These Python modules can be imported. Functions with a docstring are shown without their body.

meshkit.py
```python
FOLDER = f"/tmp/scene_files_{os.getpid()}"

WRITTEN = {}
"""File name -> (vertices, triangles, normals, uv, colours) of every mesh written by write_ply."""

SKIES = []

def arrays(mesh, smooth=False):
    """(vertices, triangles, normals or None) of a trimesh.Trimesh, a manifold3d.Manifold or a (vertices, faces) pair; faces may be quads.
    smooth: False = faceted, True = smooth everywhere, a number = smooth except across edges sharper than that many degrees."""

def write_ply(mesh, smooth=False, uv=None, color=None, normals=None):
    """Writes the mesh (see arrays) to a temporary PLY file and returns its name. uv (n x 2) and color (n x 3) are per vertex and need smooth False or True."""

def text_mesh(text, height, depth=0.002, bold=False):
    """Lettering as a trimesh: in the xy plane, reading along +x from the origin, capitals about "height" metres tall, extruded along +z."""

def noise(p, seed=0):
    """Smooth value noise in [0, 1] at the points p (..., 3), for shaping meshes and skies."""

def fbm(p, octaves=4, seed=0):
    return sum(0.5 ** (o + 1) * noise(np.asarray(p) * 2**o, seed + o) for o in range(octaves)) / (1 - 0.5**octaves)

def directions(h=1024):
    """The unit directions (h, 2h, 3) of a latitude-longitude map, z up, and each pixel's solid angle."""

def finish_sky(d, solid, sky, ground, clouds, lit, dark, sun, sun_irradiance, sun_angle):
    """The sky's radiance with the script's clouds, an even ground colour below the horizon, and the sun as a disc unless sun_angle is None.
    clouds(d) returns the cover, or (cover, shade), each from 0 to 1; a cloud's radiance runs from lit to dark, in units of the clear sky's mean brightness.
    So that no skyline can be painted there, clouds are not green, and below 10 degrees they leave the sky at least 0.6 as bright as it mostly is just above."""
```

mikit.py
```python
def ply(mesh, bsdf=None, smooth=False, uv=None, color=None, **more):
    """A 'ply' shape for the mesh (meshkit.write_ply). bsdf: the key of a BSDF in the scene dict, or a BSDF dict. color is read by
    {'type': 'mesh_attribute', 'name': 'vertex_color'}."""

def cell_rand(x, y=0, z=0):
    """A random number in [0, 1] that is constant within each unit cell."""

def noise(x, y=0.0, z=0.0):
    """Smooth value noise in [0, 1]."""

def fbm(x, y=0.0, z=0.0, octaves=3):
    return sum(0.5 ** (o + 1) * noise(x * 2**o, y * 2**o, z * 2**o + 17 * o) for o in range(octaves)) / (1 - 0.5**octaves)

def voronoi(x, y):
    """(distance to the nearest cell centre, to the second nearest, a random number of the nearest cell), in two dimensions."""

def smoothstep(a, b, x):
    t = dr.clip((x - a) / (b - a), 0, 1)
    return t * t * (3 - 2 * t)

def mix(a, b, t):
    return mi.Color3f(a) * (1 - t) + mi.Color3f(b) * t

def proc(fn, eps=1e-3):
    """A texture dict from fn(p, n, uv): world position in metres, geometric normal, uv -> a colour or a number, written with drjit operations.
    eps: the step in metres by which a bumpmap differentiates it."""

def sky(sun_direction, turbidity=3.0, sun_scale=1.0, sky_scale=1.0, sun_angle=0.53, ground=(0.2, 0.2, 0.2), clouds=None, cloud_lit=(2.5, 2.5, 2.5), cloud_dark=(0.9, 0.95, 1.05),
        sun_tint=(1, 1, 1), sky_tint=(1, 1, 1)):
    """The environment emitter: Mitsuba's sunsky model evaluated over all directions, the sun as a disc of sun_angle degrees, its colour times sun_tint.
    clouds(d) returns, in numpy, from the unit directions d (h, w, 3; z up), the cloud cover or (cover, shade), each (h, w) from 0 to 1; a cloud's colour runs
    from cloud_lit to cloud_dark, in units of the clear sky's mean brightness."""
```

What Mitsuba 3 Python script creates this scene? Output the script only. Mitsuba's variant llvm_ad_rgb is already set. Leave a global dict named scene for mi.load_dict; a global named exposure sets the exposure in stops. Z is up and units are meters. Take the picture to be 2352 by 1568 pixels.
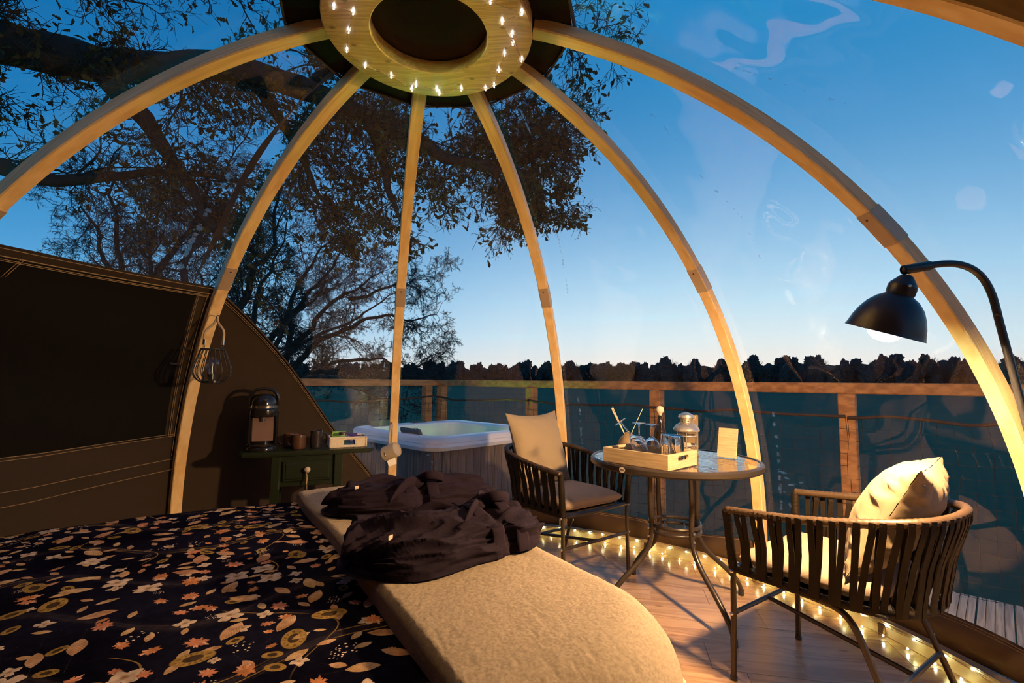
import math, random
import numpy as np, trimesh
import mitsuba as mi, drjit as dr
import mikit, meshkit
from scipy.interpolate import CubicSpline
from scipy.spatial import ConvexHull
from shapely.geometry import Polygon, LineString, Point, box as sbox
T = mi.ScalarTransform4f
scene, labels = {}, {}
R = np.random.default_rng(7)
random.seed(7)

# ------------------------------------------------------------------ camera, sky, exposure
FOCAL, PITCH, ROLL = 1112.905, .0815, -.0084
def cam_matrix():
    c, s = math.cos(PITCH), math.sin(PITCH)
    fwd, up0, right0 = np.array([0, c, s]), np.array([0, -s, c]), np.array([1., 0, 0])
    cr, sr = math.cos(ROLL), math.sin(ROLL)
    right = right0 * cr - up0 * sr
    up = right0 * sr + up0 * cr
    return fwd, up, right
_f, _u, _r = cam_matrix()
scene['camera'] = {'type': 'perspective', 'fov': math.degrees(2 * math.atan(1176 / FOCAL)), 'fov_axis': 'x', 'near_clip': .02, 'far_clip': 2000.,
                   'to_world': T().look_at(origin=[0, 0, 1.1], target=[float(x) for x in np.array([0, 0, 1.1]) + _f], up=[float(x) for x in _u])}

def haze(d):
    el = np.maximum(np.degrees(np.arcsin(np.clip(d[..., 2], -1, 1))), 0)
    az = np.degrees(np.arctan2(d[..., 0], d[..., 1]))
    side = np.exp(-((az - 25) / 48) ** 2)                      # the afterglow stands where the sun went down
    n = meshkit.fbm(np.stack([d[..., 0] * 4, d[..., 1] * 4, d[..., 2] * 55], -1), 4, 3)
    cover = .95 * np.exp(-(el / 14.5) ** 1.5) * side + .62 * np.exp(-el / 4.0) * (1 - side)
    streak = np.clip((n - .5) * 4, 0, 1) * np.exp(-((el - 7) / 7) ** 2) * side
    shade = np.clip(1 - np.exp(-el / 4.5) + .22 * streak, 0, 1)
    return np.clip(cover, 0, .97), shade
scene['sky'] = {**mikit.sky([.35, .5, .9], turbidity=2.0, sun_scale=0.0, sky_scale=1.0, ground=(.05, .055, .05), clouds=haze,
                            cloud_lit=(5.2, 3.9, 3.2), cloud_dark=(4.5, 5.2, 4.85), sky_tint=(.03, 2.8, 3.85)), 'sampling_weight': 10.0}
exposure = 0.0

LAMP_W = 12.0      # sampling weights: the floor lamp gets most of the light samples, the tiny bulbs few
BULB_W = 0.07

# ------------------------------------------------------------------ materials
def rgb(*c): return {'type': 'rgb', 'value': [float(x) for x in c]}
def two(b): return {'type': 'twosided', 'bsdf': b}
def pr(c, rough=.6, **k): return two({'type': 'principled', 'base_color': c if isinstance(c, dict) else rgb(*c), 'roughness': rough, **k})
def bump(b, fn, scale, eps=1e-3): return two({'type': 'bumpmap', 'arbitrary': {**mikit.proc(fn, eps)}, 'scale': scale, 'bsdf': b['bsdf'] if b['type'] == 'twosided' else b})
def mat(name, b): scene['m_' + name] = b; return 'm_' + name

AXX, AXY = -.3009, 1.6261
def rib_col(p, n, uv):
    x, y, z = p.x - AXX, p.y - AXY, p.z - .4
    rr = dr.sqrt(x * x + y * y); rad = dr.sqrt(rr * rr + z * z); ang = dr.atan2(z, rr); az = dr.atan2(x, y)
    g = mikit.fbm(rad * 260, az * 60, ang * 5, 3)
    k = mikit.fbm(rad * 30, az * 20, ang * 9, 2)
    return mikit.mix((.70, .44, .18), (.86, .60, .30), mikit.smoothstep(.3, .7, .6 * g + .4 * k))
def ring_col(p, n, uv):
    bx = dr.floor((p.x + .2) / .105)
    g = mikit.fbm(p.x * 7 + mikit.cell_rand(bx) * 9, p.y * 150 + mikit.fbm(p.x * 6, p.y * 9, 0, 2) * 9, p.z * 90, 3)
    kx, ky, kr = mikit.voronoi(p.x * 6 + 3, p.y * 9)
    knot = 1 - mikit.smoothstep(.03, .09, kx)
    c = mikit.mix((.66, .40, .13), (.82, .55, .22), mikit.smoothstep(.3, .7, g))
    return mikit.mix(c, (.25, .12, .05), knot * .75)
CF, SF = math.cos(math.radians(-12)), math.sin(math.radians(-12))
def floor_col(p, n, uv):
    a, b = p.x * CF + p.y * SF, -p.x * SF + p.y * CF
    row = dr.floor(b / .19); a2 = a + mikit.cell_rand(row, 3) * 5
    r = mikit.cell_rand(row, dr.floor(a2 / 1.2))
    g = mikit.fbm(a * 3 + r * 20, b * 85 + mikit.fbm(a * 4, b * 10, r, 2) * 8, 0, 3)
    kx, ky, kr = mikit.voronoi(a * 3.2 + r * 7, b * 7)
    knot = (1 - mikit.smoothstep(.02, .09, kx)) * mikit.smoothstep(.3, .5, kr)
    c = mikit.mix((.27, .155, .08), (.40, .26, .15), mikit.smoothstep(.25, .75, g) * .8 + .2 * r)
    return mikit.mix(c, (.20, .10, .05), knot * .8)
def deck_col(p, n, uv):
    a, b = (p.x + p.y) * .7071, (p.y - p.x) * .7071
    r = mikit.cell_rand(dr.floor(b / .15))
    g = mikit.fbm(a * 4 + r * 30, b * 120, 0, 3)
    return mikit.mix((.16, .14, .13), (.36, .32, .29), mikit.smoothstep(.2, .8, g) * .7 + r * .3)
def rail_col(p, n, uv):
    g = mikit.fbm((p.x + p.y) * 5, p.z * 40, (p.x - p.y) * 12, 4)
    return mikit.mix((.34, .135, .042), (.52, .235, .08), mikit.smoothstep(.25, .75, g))
def tub_panel_col(p, n, uv):
    g = mikit.fbm((p.x + p.y) * 45, (p.x - p.y) * 45, p.z * 5, 3)
    return mikit.mix((.10, .075, .07), (.19, .145, .13), mikit.smoothstep(.2, .8, g))
def grain_col(c0, c1, f=40):
    def fn(p, n, uv):
        g = mikit.fbm((p.x * .8 - p.y * .6) * f * .35, (p.x * .6 + p.y * .8) * f * .3, p.z * f * 4.5, 2)
        return mikit.mix(c0, c1, mikit.smoothstep(.25, .75, g))
    return fn
M_RIB = mat('rib_wood', pr(mikit.proc(rib_col), .45, specular=.4))
M_RING = mat('ring_wood', pr(mikit.proc(ring_col), .4, specular=.4))
M_FLOOR = mat('floor_wood', pr(mikit.proc(floor_col), .28, specular=.5))
M_DECK = mat('deck_wood', pr(mikit.proc(deck_col), .75))
M_RAIL = mat('rail_wood', pr(mikit.proc(rail_col), .7))
M_PALE = mat('pale_wood', pr(mikit.proc(grain_col((.34, .24, .13), (.43, .32, .19))), .5))
M_TUBP = mat('tub_panel', pr(mikit.proc(tub_panel_col), .6))
M_BRACKET = mat('bracket_metal', pr((.50, .36, .24), .42, metallic=.35))
M_SCREW = mat('screw_metal', pr((.12, .09, .07), .4, metallic=.8))
M_FILM = mat('film', {'type': 'thindielectric', 'int_ior': 1.5})
M_CREASE = mat('crease', {'type': 'principledthin', 'base_color': rgb(.95, .95, .95), 'roughness': .20, 'spec_trans': 1.0, 'eta': 1.9, 'diff_trans': .6})
def weave_col(c0, c1):
    def fn(p, n, uv):
        g = mikit.fbm(p.x * 300, p.y * 300, p.z * 300, 2)
        k = mikit.fbm(p.x * 5, p.y * 5, p.z * 5, 2)
        return mikit.mix(c0, c1, .5 * g + .5 * k)
    return fn
M_CANVAS = mat('canvas_brown', pr(mikit.proc(weave_col((.020, .0098, .0036), (.031, .0165, .0065))), .8, sheen=.3))
M_BLACK = mat('canvas_black', pr((.0028, .0018, .0014), .8, specular=.2))
M_SKIRT = mat('skirt_vinyl', pr((.055, .030, .013), .5, specular=.4))
M_THREAD = mat('thread', pr((.30, .20, .11), .7))
M_STRAPW = mat('webbing', pr((.008, .008, .010), .7))
M_CURB = mat('curb_wood', pr((.42, .30, .15), .6))
M_STEEL = mat('dark_steel', pr((.045, .034, .027), .32, metallic=.5, specular=.6))
M_BLKMET = mat('black_metal', pr((.014, .014, .016), .35, specular=.5, clearcoat=.3))
M_CORD = mat('dark_cord', pr(mikit.proc(weave_col((.006, .0034, .0017), (.012, .007, .0034))), .62, specular=.22))
M_WRAP = mat('wrapped_cord', pr(mikit.proc(weave_col((.036, .020, .0085), (.064, .037, .016))), .5))
M_CUSH = mat('cushion', pr(mikit.proc(weave_col((.27, .20, .145), (.34, .26, .19))), .85, sheen=.3))
M_PILLOW = mat('pillow', pr(mikit.proc(weave_col((.24, .18, .112), (.285, .22, .14))), .8, sheen=.2))
M_CREAM = mat('cream_cloth', pr((.46, .38, .275), .85))
M_CHROME = mat('chrome', pr((.75, .72, .68), .15, metallic=1.))
M_LANTERN = mat('lantern_metal', pr((.62, .56, .46), .32, metallic=.9))
M_GLASS = mat('glass', {'type': 'thindielectric', 'int_ior': 1.5})
M_SOLIDG = mat('solid_glass', {'type': 'dielectric', 'int_ior': 1.5, 'ext_ior': 1.0})
M_TABLEG = mat('table_glass', {'type': 'thindielectric', 'int_ior': 1.62})
M_BOTTLE = mat('bottle_glass', pr((.012, .008, .005), .08, specular=.6))
M_REED = mat('reed', pr((.70, .52, .30), .7))
M_VASE = mat('diffuser_glass', pr((.20, .135, .070), .3, specular=.5))
M_GREEN = mat('green_paint', pr((.010, .0155, .007), .35, specular=.45))
M_GLOSSB = mat('black_gloss', pr((.010, .009, .009), .12, specular=.6))
M_BROWNP = mat('brown_plastic', pr((.16, .10, .085), .25, specular=.5))
M_MUG = mat('brown_glaze', pr((.07, .030, .016), .10, specular=.7, clearcoat=.5))
M_MUGD = mat('dark_glaze', pr((.018, .014, .016), .08, specular=.7, clearcoat=.5))
M_WICK = mat('white_wicker', pr((.70, .62, .50), .7))
M_PURPLE = mat('purple_foil', pr((.06, .03, .12), .3, specular=.6))
M_NAVY = mat('navy_foil', pr((.02, .03, .13), .3, specular=.6))
M_LIME = mat('green_card', pr((.22, .42, .08), .5))
M_WHITE = mat('white_print', pr((.78, .74, .66), .6))
M_CARD = mat('card_wood', pr((.16, .105, .05), .6))
M_INK = mat('brown_ink', pr((.20, .12, .06), .8))
M_ACRYL = mat('tub_acrylic', pr((.84, .82, .84), .25, specular=.5))
M_TUBIN = mat('tub_liner', pr((.74, .82, .66), .3, specular=.5))
M_GREYP = mat('grey_plastic', pr((.07, .07, .075), .4))
M_CORDP = mat('rope_plain', pr((.42, .30, .18), .8))
M_WIRE = mat('clear_wire', pr((.45, .34, .16), .4))
M_NET = mat('netting', pr((.02, .018, .018), .6))
M_ROPE = mat('dark_rope', pr((.055, .028, .018), .8))
M_SHADEIN = mat('shade_white', pr((.80, .76, .70), .5))
M_BELT = mat('robe_belt', pr(mikit.proc(weave_col((.0062, .0032, .0075), (.0135, .0072, .0150))), .9, sheen=.12, specular=.15))
def robe_col(p, n, uv):
    g = mikit.fbm(p.x * 220, p.y * 220, p.z * 220, 2)
    return mikit.mix((.0055, .0028, .0068), (.0125, .0066, .0142), g)
M_ROBE = mat('robe', pr(mikit.proc(robe_col), .9, sheen=.12, specular=.15))
def fleece_col(p, n, uv):
    g = mikit.fbm(p.x * 230, p.y * 230, p.z * 230, 2)
    return mikit.mix((.185, .143, .095), (.235, .185, .128), mikit.smoothstep(.25, .75, g))
M_FLEECE = mat('fleece', pr(mikit.proc(fleece_col), .95, sheen=.5))
M_SHEET = mat('bed_base', pr((.10, .07, .05), .8))
def bark_col(p, n, uv):
    g = mikit.fbm(p.x * 9, p.y * 9, p.z * 5, 3)
    return mikit.mix((.030, .022, .018), (.070, .052, .044), g)
M_BARK = mat('bark', pr(mikit.proc(bark_col), .9))
M_TWIG = mat('twig', pr((.035, .026, .022), .9))
M_LEAF = [mat('leaf_%d' % i, {'type': 'principledthin', 'base_color': rgb(*c), 'roughness': .6, 'spec_trans': 0., 'diff_trans': .7}) for i, c in enumerate([(.17, .065, .025), (.23, .105, .032), (.10, .052, .024), (.16, .10, .032)])]
def field_col(p, n, uv):
    g = mikit.fbm(p.x * .03, p.y * .05, 0, 3); h = mikit.fbm(p.x * .6, p.y * .6, 3, 3)
    return mikit.mix((.018, .048, .022), (.045, .088, .036), .7 * g + .3 * h)
M_FIELD = mat('field', pr(mikit.proc(field_col), .95))
M_FAR = [mat('far_tree_%d' % i, pr(c, .95)) for i, c in enumerate([(.060, .042, .042), (.045, .040, .034), (.085, .055, .048)])]

# duvet print: motifs scattered in the cells of the cloth, in the cloth's own coordinates
BU, BW = np.array([.843, .537]), np.array([-.537, .843])
def duvet_col(p, n, uv):
    u, w = p.x * BU[0] + p.y * BU[1], p.x * BW[0] + p.y * BW[1]
    base = mikit.mix((.0035, .0032, .0085), (.009, .0090, .022), mikit.noise(u * 6, w * 6))
    # broad painted sweeps and fine stems
    f1 = w + .10 * dr.sin(u * 5.2 + .7) + .05 * dr.sin(u * 11 + 2) + .06 * mikit.noise(u * 3, w * 2)
    ph = f1 / .27; c = dr.abs(ph - dr.floor(ph) - .5) * .27
    sw = (1 - mikit.smoothstep(.0, .030, c)) * mikit.fbm(u * 8, c * 400, 0, 2)
    base = mikit.mix(base, (.050, .040, .052), sw * .7)
    base = mikit.mix(base, (.24, .14, .045), (1 - mikit.smoothstep(.0012, .0028, dr.abs(c - .012))) * mikit.smoothstep(.35, .6, mikit.noise(u * 5, w * 5, 2)))
    f2 = u + .07 * dr.sin(w * 9 + 1) + .06 * dr.sin(w * 17 + 3)
    ph = f2 / .36; c = dr.abs(ph - dr.floor(ph) - .5) * .36
    base = mikit.mix(base, (.26, .15, .05), (1 - mikit.smoothstep(.0010, .0026, c)) * mikit.smoothstep(.5, .62, mikit.noise(u * 4, w * 4, 7)))
    col = base
    def layer(col, size, seed, fill, lo, hi):
        x, y = u / size + seed * 3.7, w / size + seed * 1.3
        for a in (0, 1):
            for b in (0, 1):
                cx, cy = dr.floor(x - .5) + a, dr.floor(y - .5) + b
                r1, r2, r3, r4, r5 = (mikit.cell_rand(cx, cy, seed * 10 + k) for k in range(5))
                X, Y = x - cx - .3 - .4 * r1, y - cy - .3 - .4 * r2
                t = r3 * 6.283; ct, st = dr.cos(t), dr.sin(t)
                sc = (lo + (hi - lo) * r4)
                P, Q = (X * ct + Y * st) / sc, (-X * st + Y * ct) / sc
                rr = dr.sqrt(P * P + Q * Q); th = dr.atan2(Q, P)
                kind = r5 / fill
                on = mi.Float(r5 < fill)
                v = mikit.cell_rand(cx, cy, seed * 10 + 7)
                # leaf with veins
                leaf = 1 - mikit.smoothstep(.92, 1.0, dr.abs(Q) / dr.maximum(.46 * (1 - P * P), 1e-3))
                vein = mikit.smoothstep(.1, .6, dr.sin((P * 1.0 + dr.abs(Q) * 1.6) * 26))
                lc = mikit.mix(mikit.mix((.38, .17, .10), (.42, .27, .10), v), mikit.mix((.56, .34, .24), (.66, .50, .36), v), vein * .45 + .4 * mikit.smoothstep(-.7, .7, P))
                # open leaf ring with dots
                e = dr.sqrt(P * P + Q * Q * 2.6)
                ring = (1 - mikit.smoothstep(.9, 1., e)) * (1 - .85 * (1 - mikit.smoothstep(.42, .5, e)) - .6 * mikit.smoothstep(.3, .6, dr.sin(th * 12)) * (1 - mikit.smoothstep(.0, .22, dr.abs(e - .68))))
                # white four-petalled blossom
                pet = .42 + .42 * dr.abs(dr.cos(2 * th)) + .06 * dr.sin(9 * th + v * 9)
                blo = 1 - mikit.smoothstep(.94, 1., rr / pet)
                bc = mikit.mix((.34, .19, .10), (.58, .45, .36), mikit.smoothstep(.05, .3, rr))
                # rust blossom with a ragged edge
                rag = .72 + .14 * dr.cos(7 * th) + .10 * dr.sin(17 * th + v * 6)
                rus = 1 - mikit.smoothstep(.94, 1., dr.sqrt(P * P + Q * Q * 2.0) / rag)
                rc = mikit.mix(mikit.mix((.55, .22, .14), (.50, .20, .08), v), (.72, .42, .30), mikit.smoothstep(.2, .8, P + .3 * dr.sin(th * 5)))
                # small berries
                bx, by = P * 3, Q * 3
                fx, fy = bx - dr.floor(bx) - .5, by - dr.floor(by) - .5
                ber = (1 - mikit.smoothstep(.22, .28, dr.sqrt(fx * fx + fy * fy))) * mi.Float(rr < .85) * mi.Float(mikit.cell_rand(dr.floor(bx), dr.floor(by), seed + 50) > .45)
                k1, k2, k3, k4 = mi.Float(kind < .44), mi.Float((kind >= .44) & (kind < .58)), mi.Float((kind >= .58) & (kind < .75)), mi.Float((kind >= .75) & (kind < .92))
                k5 = mi.Float(kind >= .92)
                col = mikit.mix(col, lc, on * k1 * leaf)
                col = mikit.mix(col, (.34, .21, .065), on * k2 * dr.clip(ring, 0, 1))
                col = mikit.mix(col, bc, on * k3 * blo)
                col = mikit.mix(col, rc, on * k4 * rus)
                col = mikit.mix(col, (.72, .56, .46), on * k5 * ber)
        return col
    col = layer(col, .052, 1, .58, .26, .46)
    col = layer(col, .090, 2, .74, .30, .48)
    brush = .46 + .72 * mikit.fbm(u * 75 + 9, w * 75, 0, 3)
    return mikit.mix(base, col * brush, .94)
M_DUVET = mat('duvet_print', two({'type': 'diffuse', 'reflectance': mikit.proc(duvet_col)}))

# ------------------------------------------------------------------ mesh helpers
def A(*v): return np.array(v, float)
def nrm(v): v = np.asarray(v, float); return v / (np.linalg.norm(v, axis=-1, keepdims=True) + 1e-12)
def TM(v, f): return trimesh.Trimesh(np.asarray(v, float), np.asarray(f, int), process=False)
def cat(ms): return trimesh.util.concatenate([m for m in ms if m is not None and len(m.faces)])
def grid_faces(n, m, close_n=False, close_m=False):
    i, j = np.meshgrid(np.arange(n if close_n else n - 1), np.arange(m if close_m else m - 1), indexing='ij')
    i2, j2 = (i + 1) % n, (j + 1) % m
    a, b, c, d = i * m + j, i2 * m + j, i2 * m + j2, i * m + j2
    return np.vstack([np.stack([a, b, c], -1).reshape(-1, 3), np.stack([a, c, d], -1).reshape(-1, 3)])
def spl(pts, n, closed=False):
    p = np.asarray(pts, float)
    if closed: p = np.vstack([p, p[:1]])
    d = np.r_[0, np.cumsum(np.linalg.norm(np.diff(p, axis=0), axis=1) + 1e-9)]
    c = CubicSpline(d, p, bc_type='periodic' if closed else 'natural')
    t = np.linspace(0, d[-1], n, endpoint=not closed)
    return c(t)
def frames(p, closed=False):
    t = nrm(np.roll(p, -1, 0) - np.roll(p, 1, 0)) if closed else nrm(np.gradient(p, axis=0))
    n = np.zeros_like(p)
    a = A(0, 0, 1) if abs(t[0][2]) < .9 else A(1, 0, 0)
    n[0] = nrm(a - t[0] * (a @ t[0]))
    for k in range(1, len(p)):
        v = n[k - 1] - t[k] * (n[k - 1] @ t[k]); n[k] = nrm(v)
    return t, n, np.cross(t, n)
def tube(pts, r, n=8, closed=False, flat=1.0):
    p = np.asarray(pts, float); t, a, b = frames(p, closed)
    r = np.broadcast_to(r, (len(p),))
    ang = np.arange(n) * 2 * np.pi / n
    v = p[:, None] + r[:, None, None] * (np.cos(ang)[None, :, None] * a[:, None] + flat * np.sin(ang)[None, :, None] * b[:, None])
    v = v.reshape(-1, 3); f = grid_faces(len(p), n, closed, True)
    f = f[:, ::-1]
    if not closed:
        k = len(v); v = np.vstack([v, p[:1], p[-1:]])
        j = np.arange(n); j2 = (j + 1) % n
        f = np.vstack([f, np.stack([j2 * 0 + k, j2, j], 1)[:, [0, 1, 2]], np.stack([j * 0 + k + 1, (len(p) - 1) * n + j, (len(p) - 1) * n + j2], 1)])
    return TM(v, f)
def sweep(p, N, B, prof, closed=False):
    """prof (k,2) in the frame N,B swept along p; ends capped by fans."""
    prof = np.asarray(prof, float); k = len(prof)
    v = (p[:, None] + prof[None, :, :1] * N[:, None] + prof[None, :, 1:] * B[:, None]).reshape(-1, 3)
    f = grid_faces(len(p), k, closed, True)
    if not closed:
        c = len(v); v = np.vstack([v, p[:1] + prof.mean(0)[0] * N[:1] + prof.mean(0)[1] * B[:1], p[-1:] + prof.mean(0)[0] * N[-1:] + prof.mean(0)[1] * B[-1:]])
        j = np.arange(k); j2 = (j + 1) % k
        f = np.vstack([f, np.stack([j * 0 + c, j, j2], 1), np.stack([j * 0 + c + 1, (len(p) - 1) * k + j2, (len(p) - 1) * k + j], 1)])
    m = TM(v, f)
    if m.volume < 0: m.invert()
    return m
def hull(pts):
    pts = np.asarray(pts, float); h = ConvexHull(pts); f = h.simplices.copy()
    c = pts[h.vertices].mean(0)
    n = np.cross(pts[f[:, 1]] - pts[f[:, 0]], pts[f[:, 2]] - pts[f[:, 0]])
    bad = (n * (pts[f[:, 0]] - c)).sum(1) < 0
    f[bad] = f[bad][:, ::-1]
    used, inv = np.unique(f, return_inverse=True)
    return TM(pts[used], inv.reshape(f.shape))
_S = np.array([[x, y, z] for x in (-1, 1) for y in (-1, 1) for z in (-1, 1)], float)
def rotz(a): c, s = math.cos(a), math.sin(a); return np.array([[c, -s, 0], [s, c, 0], [0, 0, 1.]])
def rotx(a): c, s = math.cos(a), math.sin(a); return np.array([[1., 0, 0], [0, c, -s], [0, s, c]])
def roty(a): c, s = math.cos(a), math.sin(a); return np.array([[c, 0, s], [0, 1., 0], [-s, 0, c]])
def bx(c, size, bev=.003, rot=None):
    h = np.asarray(size, float) / 2; b = min(bev, h.min() * .9)
    pts = np.vstack([_S * (h - A(*(A(b, b, b) * (1 - np.eye(3)[k])))) for k in range(3)])
    if rot is not None: pts = pts @ np.asarray(rot).T
    return hull(pts + np.asarray(c, float))
def lathe(prof, n=40, c=(0, 0, 0), rot=None):
    p = np.asarray(prof, float); ang = np.arange(n) * 2 * np.pi / n
    v = np.stack([p[:, None, 0] * np.cos(ang), p[:, None, 0] * np.sin(ang), np.broadcast_to(p[:, None, 1], (len(p), n))], -1).reshape(-1, 3)
    f = grid_faces(len(p), n, False, True)[:, ::-1]
    m = TM(v, f); m.merge_vertices(); m.update_faces(m.nondegenerate_faces())
    m = TM(m.vertices, m.faces)
    if rot is not None: m.vertices = m.vertices @ np.asarray(rot).T
    m.vertices = m.vertices + np.asarray(c, float)
    return m
def xf(m, M3=None, t=(0, 0, 0)):
    m = m.copy()
    v = np.asarray(m.vertices)
    if M3 is not None: v = v @ np.asarray(M3).T
    m.vertices = v + np.asarray(t, float)
    return m
def ball(c, r, sub=2, sc=(1, 1, 1)):
    m = trimesh.creation.icosphere(subdivisions=sub, radius=1.0); return TM(m.vertices * np.asarray(sc) * r + np.asarray(c, float), m.faces)
def prism(poly, h, z=0.):
    g = trimesh.creation.extrude_polygon(poly, h, engine='earcut'); g.apply_translation([0, 0, z]); return TM(g.vertices, g.faces)
def align(d):
    """rotation taking +z to the direction d"""
    d = nrm(d); a = A(0, 1, 0) if abs(d[1]) < .9 else A(1, 0, 0)
    x = nrm(np.cross(a, d)); return np.stack([x, np.cross(d, x), d], 1)

# ------------------------------------------------------------------ scene helpers
def fresh(name):
    used = lambda k: k in scene or k in labels or any(q.startswith(k + '__') for q in scene)
    if not used(name): return name
    n = 1
    while used('%s_%03d' % (name, n)): n += 1
    return '%s_%03d' % (name, n)
_count = {}
def fresh_part(base):
    n = _count.get(base, 0); _count[base] = n + 1
    return base if n == 0 else '%s_%03d' % (base, n)
def thing(name, label, category, group=None):
    k = fresh(name); labels[k] = {'label': label, 'category': category}
    if group: labels[k]['group'] = group
    return k
def structure(name, label=None):
    labels[name] = {'kind': 'structure', **({'label': label} if label else {})}; return name
def shp(key, mesh, m, smooth=35, **more): scene[key] = mikit.ply(mesh, m, smooth=smooth, **more); return key
def solo(name, mesh, m, label, category, group=None, smooth=35):
    k = thing(name, label, category, group); return shp(k, mesh, m, smooth)
def part(parent, name, mesh, m, label=None, smooth=35, kind=None, **more):
    k = fresh_part(parent + '__' + name); shp(k, mesh, m, smooth, **more)
    if label or kind: labels[k] = {**({'label': label} if label else {}), **({'kind': kind} if kind else {})}
    return k
def share(parent, name, plydict, to_world=None, label=None):
    k = fresh_part(parent + '__' + name); scene[k] = {**plydict, **({'to_world': to_world} if to_world is not None else {})}
    if label: labels[k] = {'label': label}
    return k

# ------------------------------------------------------------------ the dome's shape: a timber arch turned about the axis
AX = A(AXX, AXY)
_PH = A(-.1974, .1144, .4261, .7379, 1.0496, 1.3614); _RH = A(2.1366, 2.0913, 2.0428, 1.9968, 1.9699, 1.9672)
SP = CubicSpline(_PH, _RH)
def rho(ph): return np.where(ph < 1.3614, SP(np.minimum(ph, 1.3614)), 1.9672)
RIB_AZ = np.radians([-88.05, -52.11, -15.9, 18.88, 54.5, 88.75, 121.5, 157, 193, 232.5])
ER = lambda a: A(math.sin(a), math.cos(a), 0)
ET = lambda a: A(math.cos(a), -math.sin(a), 0)
def arch(az, ph, off):
    """points of an arch at azimuth az, polar angles ph, off metres outside the rib's inner face"""
    ph = np.asarray(ph, float); r = rho(ph) + off
    p = ER(az)[None] * (r * np.cos(ph))[:, None]; p[:, 2] = .4 + r * np.sin(ph)
    return p + A(AXX, AXY, 0)
def skin(i, s, ph, off=.052, bulge=.45):
    """point(s) of the tent skin in bay i (between rib i and i+1), s from 0 to 1 across"""
    a0, a1 = RIB_AZ[i], RIB_AZ[(i + 1) % 10]
    if a1 < a0: a1 += 2 * np.pi
    s, ph = np.broadcast_arrays(np.asarray(s, float), np.asarray(ph, float))
    r = (rho(ph) + off); rh = r * np.cos(ph)
    half = (a1 - a0) / 2
    az = a0 + (a1 - a0) * s
    flat = np.cos(half) / np.cos(az - a0 - half)               # the chord between the two arches
    k = flat + (1 - flat) * bulge
    rh2 = rh * k
    return np.stack([AXX + rh2 * np.sin(az), AXY + rh2 * np.cos(az), .4 + r * np.sin(ph)], -1)
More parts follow.
